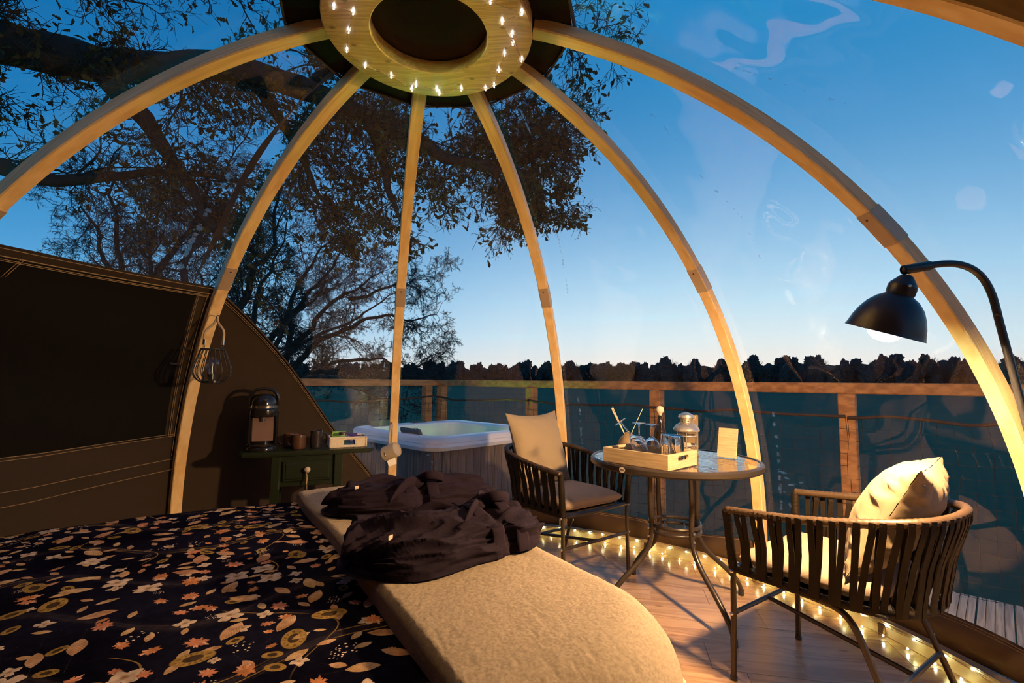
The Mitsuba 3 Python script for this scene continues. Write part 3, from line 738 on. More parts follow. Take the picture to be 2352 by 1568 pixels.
# the big oak that reaches over the dome from the left
oak = thing('oak_tree', 'big oak with russet leaves whose heavy bough reaches over the dome and hot tub', 'tree')
t = Tree(11)
t.limb([(-7.6, 3.6, -1.9), (-7.5, 3.6, .5), (-7.3, 3.7, 2.4), (-6.9, 3.8, 3.6)], .42, .36, 14, 12, .05)
bp, br = t.limb([(-7.0, 3.8, 3.4), (-5.6, 4.3, 4.35), (-4.2, 4.8, 4.35), (-2.9, 5.1, 4.45), (-2.0, 5.4, 4.30), (-1.25, 5.6, 4.05), (-.6, 5.7, 3.75), (-.1, 5.8, 3.72), (.5, 5.9, 4.0)], .27, .030, 40, 12, .09)
lp, lr = t.limb([(-1.72, 5.5, 4.2), (-1.55, 5.5, 3.75), (-1.48, 5.45, 3.3), (-1.30, 5.4, 2.95)], .085, .02, 14, 8, .08)
ap, ar = t.limb([(-6.4, 4.0, 3.7), (-5.0, 4.6, 5.2), (-3.4, 5.2, 6.2), (-1.6, 5.6, 6.7), (-.2, 6.0, 6.6)], .20, .02, 26, 8, .15)
cp, cr = t.limb([(-6.8, 3.9, 3.2), (-5.6, 4.6, 3.3), (-4.6, 5.2, 3.25), (-3.7, 5.6, 3.5), (-3.1, 5.8, 3.5)], .14, .012, 24, 8, .14)
ep, er = t.limb([(-6.9, 3.6, 3.4), (-5.4, 3.0, 4.4), (-3.8, 2.7, 5.1), (-2.6, 2.9, 5.5)], .17, .02, 24, 8, .14)
gp, gr_ = t.limb([(-4.3, 4.8, 4.3), (-4.0, 5.2, 3.8), (-3.7, 5.4, 3.2), (-3.3, 5.5, 2.75), (-3.0, 5.6, 2.7)], .12, .015, 18, 8, .12)
hp, hr = t.limb([(-.4, 5.75, 3.7), (.1, 5.6, 3.50), (.4, 5.5, 3.3), (.6, 5.4, 3.15)], .04, .008, 12, 6, .06)
kp, kr = t.limb([(-2.4, 5.3, 4.4), (-1.6, 5.1, 4.9), (-.6, 5.0, 5.15), (.4, 5.1, 5.1), (1.05, 5.2, 4.9)], .06, .008, 18, 6, .10)
t.spread(bp[14:], br[14:], .15, 1.1, 2, .03, .02, .50, tw=.0036)
t.spread(bp[31:], br[31:], .11, 1.3, 2, .03, .0, .36, tw=.0036)
t.spread(bp[4:16], br[4:16], .20, 1.3, 2, .03, .10, .45, tw=.0036)
t.spread(lp, lr, .13, .90, 2, .05, -.10, .60, tw=.0036)
t.spread(ap[5:], ar[5:], .24, 1.4, 2, .03, .0, .45, tw=.0036)
t.spread(cp[6:], cr[6:], .17, 1.1, 2, .03, .05, .35, tw=.0036)
t.spread(ep[5:], er[5:], .20, 1.3, 2, .03, .0, .50, tw=.0036)
t.spread(gp, gr_, .15, 1.0, 2, .03, -.05, .45, tw=.0036)
qp, qr = t.limb([(-2.9, 5.1, 4.4), (-2.6, 5.5, 3.9), (-2.4, 5.8, 3.4), (-2.0, 6.0, 3.0)], .07, .010, 16, 7, .10)
t.spread(qp, qr, .13, 1.05, 2, .05, -.12, .60, tw=.0036)
t.spread(hp, hr, .09, .70, 2, .06, -.05, .70, tw=.0034)
t.spread(kp, kr, .17, .95, 2, .03, .0, .50, tw=.0034)
t.emit(oak)
# bare trees behind
def bare(seed, base, label, limbs, every, L, leafy=0., gn=.22):
    k = thing('bare_tree', label, 'tree'); t = Tree(seed)
    for pts, r0, r1 in limbs:
        P = np.array(pts, float) + A(*base); p, r = t.limb(P, r0, r1, 24, 8, gn)
        t.spread(p[4:], r[4:], every, L, 3, .006, .10, leafy, .26, (.47, .47), .0052)
    t.emit(k, 60); return k
bare(21, (-9.2, 11.5, 0), 'leafless tree with upright stems behind the black canvas blind',
     [([(0, 0, -2), (.1, 0, 2), (-.3, 0, 4), (-.9, .2, 6.4)], .17, .015), ([(.2, 0, 1), (.6, .1, 3.4), (1.3, .2, 5.0), (1.8, .4, 6.6)], .13, .015), ([(-.1, 0, 2.4), (-.9, .3, 4.2), (-1.6, .2, 5.6)], .10, .012)], .34, 1.7)
bare(22, (-6.6, 10.2, 0), 'leafless twiggy tree leaning beside the timber rib with the cage lantern',
     [([(0, 0, -2), (0, 0, 1.5), (-.3, 0, 3.2), (-.2, .2, 4.8), (-.5, .3, 6)], .18, .015), ([(0, 0, 1.4), (.8, .2, 2.9), (1.3, .1, 4.0), (1.6, .2, 5.2)], .12, .015), ([(0, 0, 1.0), (-.8, -.2, 2.7), (-1.5, .1, 4.4)], .10, .012), ([(.3, 0, .6), (1.3, .1, 1.6), (2.0, .2, 2.6), (2.9, .2, 3.2)], .09, .010)], .32, 1.6)
bare(23, (-6.3, 12.4, 0), 'wide leafless tree whose low boughs stretch right above the hot tub',
     [([(0, 0, -2), (.2, 0, .8), (1.0, 0, 2.4), (2.0, .2, 3.3), (2.9, .4, 3.9)], .17, .012), ([(.3, 0, 1.0), (1.4, .1, 2.1), (2.5, .1, 2.6), (3.5, 0, 2.7), (4.2, 0, 2.9)], .095, .010),
      ([(.1, 0, .6), (1.2, .2, 1.3), (2.4, .2, 1.7), (3.6, .1, 1.5), (4.4, 0, 1.6)], .075, .010), ([(.6, 0, 1.8), (.6, .1, 3.2), (1.1, .2, 4.4), (1.5, .3, 5.2)], .085, .010), ([(2.0, .2, 3.2), (3.0, .2, 3.5), (4.0, .1, 3.9)], .05, .010), ([(1.2, 0, 1.6), (2.2, -.2, .9), (3.4, -.2, .6), (4.3, -.2, .5)], .05, .010)], .27, 1.35)
bare(24, (-8.6, 15.5, 0), 'tall leafless tree standing farthest back beyond the hot tub',
     [([(0, 0, -2), (.1, 0, 2), (.5, 0, 4.2), (1.2, .2, 6.4)], .18, .012), ([(.1, 0, 1.2), (1.4, .1, 3.2), (2.6, .2, 4.8), (3.6, .3, 6.0)], .12, .010), ([(0, 0, .8), (1.8, 0, 2.2), (3.6, .2, 3.2), (5.0, .2, 4.0)], .10, .010), ([(0, 0, 1.6), (-1.2, .2, 3.4), (-2.0, .2, 5.4)], .10, .010)], .36, 1.7)
# far wood on the skyline
def crown(seed):
    rng = np.random.default_rng(seed); ms = []
    for _ in range(11):
        c = A(float(np.clip(rng.normal(0, .2), -.27, .27)), float(np.clip(rng.normal(0, .2), -.27, .27)), rng.uniform(.30, .80)); r = rng.uniform(.11, .21)
        m = trimesh.creation.icosphere(subdivisions=3, radius=1.0); v = m.vertices
        q = v * 2.2 + c * 7; v = v * (1 + 1.0 * (meshkit.fbm(q, 2, seed)[:, None] - .5) + .75 * (meshkit.noise(v * 9 + c * 5, seed)[:, None] - .5))
        ms.append(TM(v * A(r, r, r * 1.1) + c, m.faces))
    P, rad = [], []
    for _ in range(260):
        a = rng.uniform(0, 6.28); rr = math.sqrt(rng.random()) * .44; q = A(rr * math.cos(a), rr * math.sin(a), rng.uniform(.62, 1.08) - rr * .5); d = nrm(q - A(0, 0, .35)); 
        P.append(np.stack([q - d * .22, q - d * .09 + rng.normal(0, .012, 3), q + rng.normal(0, .02, 3)])); rad.append(A(.007, .0045, .002) * rng.uniform(.7, 1.3))
    ms.append(many_tubes(np.array(P), np.array(rad)))
    ms.append(tube(A((0, 0, 0), (.01, 0, .3), (0, 0, .6)), A(.03, .025, .02), 5))
    return cat(ms)
for k in range(6): scene['far_crown_%d' % k] = {'type': 'shapegroup', 'crown': mikit.ply(crown(60 + k), M_FAR[k % 3], smooth=False)}
rng = np.random.default_rng(5)
def wood_r(az): return np.interp(az, [-46, 0, 30, 58], [235, 250, 225, 165])
def wood_h(az): return np.interp(az, [-46, -4, 20, 35, 46, 58], [11.5, 11.5, 11.0, 9.8, 9.6, 9.2])
for row in range(3):
    az = -46.
    while az < 58:
        r = wood_r(az) + (row - 1) * 11; h = wood_h(az) * (.86 + .12 * row) * rng.uniform(.88, 1.12); w = h * .80
        az += math.degrees(w * rng.uniform(1.15, 1.35) / r)
        a = math.radians(az); x, y = r * math.sin(a), r * math.cos(a); z = float(ground_z(np.array(x), np.array(y)))
        M4 = np.eye(4); M4[:3, :3] = rotz(rng.uniform(0, 6.28)) @ np.diag([w, w, h]); M4[:3, 3] = (x, y, z - .2)
        key = thing('distant_tree', 'bare tree in the dark row of woodland along the skyline', 'tree', 'woodland trees along the skyline')
        scene[key] = {'type': 'instance', 'to_world': T(M4), 'group': {'type': 'ref', 'id': 'far_crown_%d' % int(rng.integers(0, 6))}}
def underwood():
    az = np.radians(np.linspace(-50, 62, 420)); r = wood_r(np.degrees(az)); H = wood_h(np.degrees(az))
    rows = []
    for dr_, h in ((22, 0.), (23, .55), (25, .84), (29, .78), (34, 0.)):
        x, y = (r + dr_) * np.sin(az), (r + dr_) * np.cos(az)
        n = meshkit.fbm(np.stack([x * .22, y * .22, x * 0 + dr_], -1), 4, 2)
        rows.append(np.stack([x, y, ground_z(x, y) - .3 + H * h * (.72 + .56 * n)], -1))
    return TM(np.stack(rows, 1).reshape(-1, 3), grid_faces(420, 5))
part('ground', 'undergrowth', underwood(), M_FAR[1], 'dark band of undergrowth behind the distant woodland', smooth=True, kind='stuff')

# ================================================================== the bed
def bed_xy(u, w): return u[..., None] * BU + w[..., None] * BW if np.ndim(u) else u * BU + w * BW
W0, W1, U0, U1 = .63, 2.49, -1.02, .950
bed = thing('bed', 'large bed under the floral cover and beige throw', 'bed')
RB = np.array([[BU[0], BW[0], 0], [BU[1], BW[1], 0], [0, 0, 1.]])
bc = lambda u, w, z: A(*(u * BU + w * BW), z)
part(bed, 'base', xf(bx((0, 0, 0), (1.94, 1.78, .26), .01), RB, bc(-.03, (W0 + W1) / 2, .17)), M_SHEET)
part(bed, 'mattress', xf(bx((0, 0, 0), (1.90, 1.76, .20), .05), RB, bc(-.03, (W0 + W1) / 2, .405)), M_CREAM)
for u in (-.9, .84):
    for w in (W0 + .12, W1 - .12): part(bed, 'leg', xf(bx((0, 0, .0), (.05, .05, .05), .004), RB, bc(u, w, .02)), M_STEEL)
def drape(d, h, r):
    """profile over an edge: distance d along the cloth past the edge's start -> (horizontal, drop)"""
    a = np.clip(d / r, 0, np.pi / 2)
    return r * np.sin(a), r * (1 - np.cos(a)) + np.maximum(d - r * np.pi / 2, 0)
def cloth(u0, u1, w0, w1, z, nu, nw, hang, r, relief, foot=True, corner=.16):
    """a cloth laid over the bed: flat inside, hanging over the sides w0,w1 and the foot u1"""
    lw = np.linspace(w0 - hang, w1 + hang, nw); lu = np.linspace(u0, u1 + (hang if foot else 0), nu)
    Uc, Wc = np.meshgrid(lu, lw, indexing='ij')
    du, dl, dh = np.maximum(Uc - (u1 - r), 0) if foot else Uc * 0, np.maximum((w0 + r) - Wc, 0), np.maximum(Wc - (w1 - r), 0)
    dw = dl + dh
    D = np.hypot(du, dw)
    hx, dz = drape(D, hang, r)
    k = np.where(D > 1e-6, hx / np.maximum(D, 1e-6), 1)
    Ux = np.where(du > 0, (u1 - r) + du * k, Uc)
    Wx = np.where(dl > 0, (w0 + r) - dl * k, np.where(dh > 0, (w1 - r) + dh * k, Wc))
    P = np.concatenate([bed_xy(Ux, Wx), (z - dz)[..., None]], -1)
    return P, Uc, Wc, grid_faces(nu, nw)
def finish(P, f, relief):
    m = TM(P.reshape(-1, 3), f)
    if m.face_normals[:, 2].mean() < 0: f = f[:, ::-1]; m = TM(P.reshape(-1, 3), f)
    N = np.array(m.vertex_normals).reshape(P.shape)
    return TM((P + N * relief[..., None]).reshape(-1, 3), f)
P, Uc, Wc, f = cloth(U0, .70, W0, W1, .548, 130, 170, .30, .05, None, False)
rel = (meshkit.fbm(np.stack([Uc * 2.2 + .5 * Wc, Wc * 1.3, Uc * 0], -1), 4, 2) - .5) * .030 + (meshkit.noise(np.stack([Uc * 14, Wc * 4, Uc * 0], -1), 6) - .5) * .005
solo('duvet', finish(P, f, rel), M_DUVET, 'dark floral duvet cover printed with cream and rust blossoms, spread over the bed', 'duvet cover', smooth=True)
# the throw: folded fleece across the foot, its fold line rounded
T0, TT = .405, .040
nu, nw = 270, 470
lw = np.linspace(W0 - .34, W1 + .20, nw); 
le = np.linspace(0, 1, nu)
edge_r = TT / 2
def throw():
    # along u: a rolled fold at T0, then flat, then over the foot
    s = np.concatenate([np.linspace(-np.pi / 2, np.pi / 2, 20), np.zeros(nu - 20)])
    Lf = np.linspace(0, 1, nu - 20) * (U1 - T0 + .36)
    wob = .022 * (meshkit.noise(np.stack([lw * 2.3, lw * 0, lw * 0], -1), 3) - .5)
    Uc = np.zeros((nu, nw)); off = np.zeros((nu, nw))
    for k in range(20): Uc[k] = T0 + wob - edge_r * math.cos(s[k]); off[k] = edge_r * (1 + math.sin(s[k]))
    for k in range(nu - 20): Uc[20 + k] = T0 + wob + Lf[k]; off[20 + k] = TT
    Wc = np.broadcast_to(lw, (nu, nw))
    r, rc, u1, w0, w1 = .10, .34, U1, W0, W1 - .01
    du, dw = np.maximum(Uc - (u1 - rc), 0), np.where(Wc < (w0 + w1) / 2, np.maximum((w0 + rc) - Wc, 0), np.maximum(Wc - (w1 - rc), 0))
    D0 = np.hypot(du, dw) + 1e-9; hx, dz = drape(np.maximum(D0 - (rc - r), 0), .3, r)
    k = (np.minimum(D0, rc - r) + hx) / D0
    Ux = np.where(du > 0, (u1 - rc) + du * k, Uc); Wx = np.where(dw > 0, np.where(Wc < (w0 + w1) / 2, (w0 + rc) - dw * k, (w1 - rc) + dw * k), Wc)
    z = .562 - dz
    P = np.concatenate([bed_xy(Ux, Wx), z[..., None]], -1)
    big = (meshkit.fbm(np.stack([Uc * 3, Wc * 3, Uc * 0], -1), 3, 5) - .5) * .022
    pile = (meshkit.noise(np.stack([Uc * 190, Wc * 190, Uc * 0], -1), 1) - .5) * .0018 + (meshkit.noise(np.stack([Uc * 70, Wc * 70, Uc * 0 + 4], -1), 2) - .5) * .0010
    ff = grid_faces(nu, nw)
    m = TM(P.reshape(-1, 3), ff)
    if m.face_normals[:, 2].mean() < 0: ff = ff[:, ::-1]; m = TM(P.reshape(-1, 3), ff)
    N = np.array(m.vertex_normals).reshape(P.shape)
    return TM((P + A(0, 0, 1) * 0 + N * (off + big * np.clip(off / TT, 0, 1) + pile)[..., None]).reshape(-1, 3), ff)
solo('fleece_throw', throw(), M_FLEECE, 'beige fleece throw folded across the foot of the bed', 'blanket', smooth=True)

# rolled bathrobes, each tied with its belt
def robe(key_label, c, d, L, Wd, H, seed, tieat):
    k = thing('bathrobe', key_label, 'bathrobe', 'bathrobes rolled up on the beige throw')
    d = nrm(A(d[0], d[1], 0)); w = A(-d[1], d[0], 0)
    n, m = 210, 190
    s, a = np.meshgrid(np.linspace(-1, 1, n), np.linspace(0, 2 * np.pi, m + 1)[:-1], indexing='ij')
    env = np.maximum(1 - np.abs(s) ** 3.6, 0) ** .5
    env = np.maximum(env, .03) * (1 - .13 * np.exp(-((s - tieat) / .09) ** 2)) * (1 + .07 * np.sin(s * 4 + seed))
    ca, sa = np.cos(a), np.sin(a)
    X = np.sign(ca) * np.abs(ca) ** .8 * Wd / 2 * env; Z = np.where(sa > 0, np.abs(sa) ** .85 * H * (.30 + .70 * env), -np.abs(sa) * .01)
    q = np.stack([s * L * 2.6 + .7 * np.sin(a * 2 + seed), ca * 2.6 + s * .8, sa * 2.6], -1)
    warp = meshkit.fbm(q * .8, 3, seed)
    ca_, sa_ = np.cos(a), np.sin(a)
    f1 = 1 - np.abs(2 * meshkit.noise(np.stack([ca_ * 2.3 + warp * 1.5 + s * .8, sa_ * 2.3 + s * .5, s * .9 + warp + seed], -1), seed) - 1)
    f2 = 1 - np.abs(2 * meshkit.noise(np.stack([ca_ * 6.5 + warp * 3 - s * 1.2, sa_ * 6.5, s * 2.0 + warp * 1.5 + seed * 2], -1), seed + 3) - 1)
    f3 = meshkit.noise(np.stack([ca_ * 15 + warp * 5, sa_ * 15, s * 6], -1), seed + 7)
    pil = meshkit.noise(np.stack([a * 60, s * 90, s * 0], -1), seed + 9)
    disp = (f1 ** 1.8 - .35) * .036 + (f2 ** 2.2 - .3) * .017 + (f3 - .5) * .005 + pil * .0016
    disp = disp * np.clip(env * 1.6, .1, 1) * (1 - .75 * np.exp(-((s - tieat) / .045) ** 2))
    up = np.clip(sa + .35, 0, 1)
    X = X + ca * disp * up; Z = Z + np.maximum(sa, 0) * disp * 1.0
    Z = np.maximum(Z, .0)
    base = .607
    P = A(c[0], c[1], base) + (s * L / 2 + .015 * np.sin(a * 3) * (np.abs(s) > .9))[..., None] * d + X[..., None] * w + Z[..., None] * A(0, 0, 1)
    part(k, 'robe_body', TM(P.reshape(-1, 3), grid_faces(n, m, False, True)), M_ROBE, smooth=True)
    # belt round the roll, with knot and ends
    i = int((tieat + 1) / 2 * (n - 1)); prm = P[i]; cen_ = prm.mean(0)
    for o, tl in ((-.020, -.05), (.021, .06)):
        rows = [P[int(np.clip((tieat + 1 + (o + q) / L * 2) / 2 * (n - 1), 0, n - 1))] for q in (-.02, 0, .02)]
        pr_ = np.mean(rows, 0); cc = pr_.mean(0); rad_ = pr_ - cc; rad_ = rad_ - d * (rad_ @ d)[:, None]
        ringp = cc + d * o + rad_ * 1.02 + nrm(rad_) * .006; ringp = ringp + d * (tl * rad_[:, 2:] * 2)
        ringp = spl(ringp[::9], 90, True); ringp[:, 2] = np.maximum(ringp[:, 2], base + .004)
        cn = ringp.mean(0); N_b = ringp - cn; N_b = nrm(N_b - d * (N_b @ d)[:, None]); B_b = np.tile(d, (90, 1))
        part(k, 'belt', sweep(ringp, N_b, B_b, [(-.003, -.021), (.002, -.022), (.005, -.014), (.0045, 0), (.005, .014), (.002, .022), (-.003, .021)], True), M_BELT, smooth=True)
    top = P[i][np.argmax(P[i][:, 2])] + A(0, 0, .012)
    part(k, 'knot', xf(TM(*(lambda b: (b.vertices * (1 + .3 * (meshkit.noise(b.vertices * 40, seed)[:, None] - .5)), b.faces))(ball((0, 0, 0), .034, 3, (1.2, .9, .7)))), np.stack([d, w, A(0, 0, 1)], 1), top), M_BELT, 'belt knot', smooth=True)
    for sg, ll in ((1, .17), (-1, .12)):
        e = [top, top + d * .04 * sg + w * .05 * sg + A(0, 0, .018), top + d * .09 * sg + w * .09 * sg + A(0, 0, -.006), top + d * (ll) * sg + w * .11 * sg + A(0, 0, -.045)]
        part(k, 'belt_end', tube(spl(e, 16), .019, 8, False, .3), M_BELT, smooth=True)
    lp = [top + w * .02, top + d * .055 + w * -.05 + A(0, 0, .035), top + d * .095 + w * -.03 + A(0, 0, .02), top + d * .05 + w * .0 + A(0, 0, .012), top]
    part(k, 'bow_loop', tube(spl(lp, 22), .018, 8, False, .35), M_BELT, smooth=True)
    # collar edge laid over the roll
    j = int(m * .20)
    cl = np.stack([P[int(x), int((j + 26 * math.sin(q * 3.0 + seed)) % m)] for q, x in zip(np.linspace(0, 1, 26), np.linspace(n * .12, n * .86, 26))])
    part(k, 'collar', tube(spl(cl[::3] + A(0, 0, .006), 50), np.linspace(.026, .016, 50), 8, False, .45), M_ROBE, smooth=True)
    tag = P[int(n * .16), int(m * .30)] + A(0, 0, .006)
    part(k, 'loop_tag', xf(bx((0, 0, 0), (.020, .003, .012), .001), np.stack([d, w, A(0, 0, 1)], 1) @ rotz(.6), tag), M_CREAM, 'small pale label')
    return k
robe('dark plum bathrobe rolled up and tied, the one nearer the camera', (-.190, 1.490), (.80, .60), .60, .36, .085, 4, .42)
robe('dark plum bathrobe rolled up and tied, the one nearer the hot tub', (-.400, 2.010), (.90, .43), .66, .33, .075, 9, .02)

# ================================================================== cushions and chairs
def pillow_mesh(w, h, t, n=46, seed=0, crease=1.0):
    """cushion in its own xy plane, thickness along z"""
    a = np.linspace(-1, 1, n); s, q = np.meshgrid(np.sin(a * np.pi / 2), np.sin(a * np.pi / 2), indexing='ij')
    prof = np.clip((1 - np.abs(s) ** 2.4), 0, 1) ** .62 * np.clip((1 - np.abs(q) ** 2.4), 0, 1) ** .62
    pin = .12
    x = s * w / 2 * (1 - pin * (1 - q ** 2) * np.abs(s) ** 2); y = q * h / 2 * (1 - pin * (1 - s ** 2) * np.abs(q) ** 2)
    out = []
    for sg in (1, -1):
        z = sg * t / 2 * prof
        e = np.maximum(np.abs(s), np.abs(q))
        wr = np.clip((e - .45) / .5, 0, 1) * np.clip((1.02 - e) / .15, 0, 1)
        ang = np.where(np.abs(s) > np.abs(q), q, s)
        ripple = (1 - np.abs(2 * meshkit.noise(np.stack([ang * 11 + 3 * sg, e * 1.5, s * 0 + seed], -1), seed) - 1)) ** 2
        z = z + sg * (ripple - .35) * .016 * wr * crease + sg * (meshkit.fbm(np.stack([s * 1.6, q * 1.6, s * 0 + seed + sg], -1), 3, seed) - .5) * .03 * prof * crease
        out.append(np.stack([x, y, z], -1).reshape(-1, 3))
    f = grid_faces(n, n)
    m = TM(np.vstack(out), np.vstack([f, f[:, ::-1] + n * n])); m.merge_vertices(digits_vertex=6)
    m = TM(m.vertices, m.faces)
    if m.volume < 0: m.invert()
    return m
def seat_cushion(w, d, t, seed):
    n = 50; a = np.linspace(-1, 1, n); s, q = np.meshgrid(np.sin(a * np.pi / 2), np.sin(a * np.pi / 2), indexing='ij')
    pr1 = np.clip(1 - np.abs(s) ** 7, 0, 1) ** .4 * np.clip(1 - np.abs(q) ** 7, 0, 1) ** .4
    back = np.clip(-q, 0, 1) ** 3
    x = s * w / 2 * (1 - .16 * back * np.abs(s)); y = q * d / 2 * (1 - .10 * (s ** 2) * back)
    out = []
    for sg in (1, -1):
        z = sg * t / 2 * pr1 * (1.0 if sg < 0 else 1.0 + .22 * (1 - s ** 2) * (1 - q ** 2))
        e = np.maximum(np.abs(s), np.abs(q)); rp = meshkit.noise(np.stack([np.where(np.abs(s) > np.abs(q), q, s) * 9, e, s * 0 + sg], -1), seed)
        z = z + sg * (rp - .5) * .008 * np.clip((e - .5) * 2, 0, 1) * (pr1 > .05)
        out.append(np.stack([x, y, z], -1).reshape(-1, 3))
    f = grid_faces(n, n); m = TM(np.vstack(out), np.vstack([f, f[:, ::-1] + n * n])); m.merge_vertices(digits_vertex=6); m = TM(m.vertices, m.faces)
    if m.volume < 0: m.invert()
    return m

def chair(center, fwd, label):
    fwd = nrm(A(fwd[0], fwd[1], 0)); rt = A(fwd[1], -fwd[0], 0)
    M3 = np.stack([rt, fwd, A(0, 0, 1)], 1); c0 = A(center[0], center[1], 0)
    G = lambda p: np.asarray(p, float) @ M3.T + c0
    k = thing('rope_armchair', label, 'chair', 'rope armchairs at the round table')
    half = [(.272, .245, .620), (.277, .10, .632), (.276, -.06, .650), (.262, -.20, .672), (.205, -.315, .690), (.10, -.365, .697)]
    top = spl(half + [(0, -.375, .699)] + [(-x, y, z) for x, y, z in half[::-1]], 90)
    lo = [(.250, .235, .402), (.252, .10, .402), (.250, -.06, .402), (.236, -.17, .402), (.180, -.262, .402), (.09, -.300, .402)]
    bot = spl(lo + [(0, -.308, .402)] + [(-x, y, z) for x, y, z in lo[::-1]], 90)
    # wrapped rims: a slight spiral relief
    def wrapped(p, r):
        n = len(p) * 3; q = spl(p, n); rr = r * (1 + .06 * np.sin(np.arange(n) * 2.1)); return tube(q, rr, 10)
    part(k, 'arm_rail', wrapped(G(top), .0145), M_WRAP, 'cord-wrapped arm and back rail', smooth=True)
    part(k, 'seat_rim', wrapped(G(bot), .0125), M_CORD, smooth=True)
    part(k, 'seat_rim', tube(G([(.250, .235, .402), (0, .24, .398), (-.250, .235, .402)]), .0125, 8), M_BLKMET)
    part(k, 'seat_plate', xf(bx((0, -.02, .400), (.47, .44, .010), .003), M3, c0), M_BLKMET)
    for sx in (1, -1):
        part(k, 'arm_post', wrapped(G(np.linspace((sx * .250, .237, .402), (sx * .272, .245, .620), 14)), .0165), M_CORD, smooth=True)
    # cords: flat straps in pairs leaning against each other
    NS = 24
    d = np.linspace(0, 1, 90); rg = np.random.default_rng(3)
    at = lambda P, t: A(*[np.interp(np.clip(t, 0, 1), d, P[:, q]) for q in range(3)])
    for q in range(2 * NS):
        pair, sg = q // 2, (q % 2) * 2 - 1
        tt = (pair + .5 + sg * .25) / NS * .955 + .0225 + rg.normal(0, .0015); tb = (pair + .5 + sg * .13) / NS * .955 + .0225 + rg.normal(0, .0015)
        a, b = at(top, tt), at(bot, tb); tan = nrm(at(top, tt + .01) - at(top, tt - .01))
        mid = (a + b) / 2; outw = nrm(A(mid[0], mid[1] + .05, 0))
        for lay in (.010, -.007)[:1 + (q % 2)]:
            p = np.array([a + outw * .013 + A(0, 0, .006), a + outw * .014 * np.sign(lay) + A(0, 0, -.016), mid + outw * lay * .4, b + outw * .012 * np.sign(lay) + A(0, 0, .016), b + outw * .011 + A(0, 0, -.006)])
            p = np.stack([np.interp(np.linspace(0, 1, 9), [0, .09, .5, .91, 1], p[:, q_]) for q_ in range(3)], 1); tn = nrm(np.gradient(p, axis=0)); sd = nrm(tan - tn * (tn @ tan)[:, None]); nn = np.cross(tn, sd)
            m = sweep(G(p), sd @ M3.T, nn @ M3.T, [(-.0092, -.0022), (.0092, -.0022), (.0092, .0022), (-.0092, .0022)])
            part(k, 'cord', m, M_CORD, smooth=30)
    # steel frame
    for sx in (1, -1):
        lg = part(k, 'front_leg', tube(G([(sx * .250, .237, .41), (sx * .250, .240, .2), (sx * .252, .245, .008)]), .0105, 10), M_STEEL, smooth=True)
        part(lg, 'foot_cap', tube(G([(sx * .252, .245, .014), (sx * .252, .245, .0)]), .0125, 10), M_BLKMET)
        bl = part(k, 'rear_leg', tube(G(spl([(sx * .225, .08, .388), (sx * .230, -.05, .386), (sx * .236, -.125, .372), (sx * .242, -.180, .290), (sx * .248, -.245, .13), (sx * .254, -.290, .008)], 26)), .0105, 10), M_STEEL, smooth=True)
        part(bl, 'foot_cap', tube(G([(sx * .254, -.289, .014), (sx * .254, -.292, .0)]), .0125, 10), M_BLKMET)
        for z, y in ((.24, .240), (.395, .236)):
            part(k, 'bolt', ball(G((sx * .263, y, z)), .0075, 1), M_CHROME)
        for z, y in ((.205, -.215), (.10, -.258)):
            part(k, 'bolt', ball(G((sx * .258, y, z)), .0075, 1), M_CHROME)
    part(k, 'crossbar', tube(G([(.248, .240, .24), (0, .240, .238), (-.248, .240, .24)]), .0085, 8), M_STEEL)
    part(k, 'crossbar', tube(G([(.247, -.235, .155), (0, -.232, .158), (-.247, -.235, .155)]), .0085, 8), M_STEEL)
    part(k, 'crossbar', tube(G([(0, .240, .238), (0, -.232, .158)]), .0085, 8), M_STEEL)
    return M3, c0
CH1 = chair((.328, 2.909), (.6, -.8), 'dark rope armchair with a beige cushion between the hot tub and the round table')
CH2 = chair((1.184, 1.845), (-.577, .817), 'dark rope armchair nearest the camera with its back to the floor lamp')
def put(cs, m, rot, t): M3, c0 = cs; return xf(xf(m, rot, t), M3, c0)
for cs, tx1, tx2, sd in ((CH1, 'seat cushion on the rope armchair beside the hot tub', 'square back pillow propped in the rope armchair beside the hot tub', 1),
                         (CH2, 'seat cushion seen through the cords of the armchair nearest the camera', 'square back pillow propped in the armchair under the floor lamp', 2)):
    solo('seat_cushion', put(cs, seat_cushion(.455, .45, .075, sd), None, (0, .0, .4435)), M_CUSH, 'beige ' + tx1, 'cushion', 'beige seat cushions', smooth=True)
rotp = rotz(.06) @ rotx(math.radians(90 - 21))
solo('back_pillow', put(CH1, pillow_mesh(.46, .46, .15, seed=3, crease=.5), rotz(.14) @ rotx(math.radians(90 + 17)), (.055, -.185, .690)), M_PILLOW, 'beige square back pillow propped in the rope armchair beside the hot tub', 'pillow', 'beige back pillows', smooth=True)
solo('back_pillow', put(CH2, pillow_mesh(.42, .42, .19, seed=5, crease=1.5), rotz(.12) @ rotx(math.radians(90 + 29)) @ rotz(.0), (.0, -.205, .664)), M_PILLOW, 'beige square back pillow propped in the armchair under the floor lamp', 'pillow', 'beige back pillows', smooth=True)

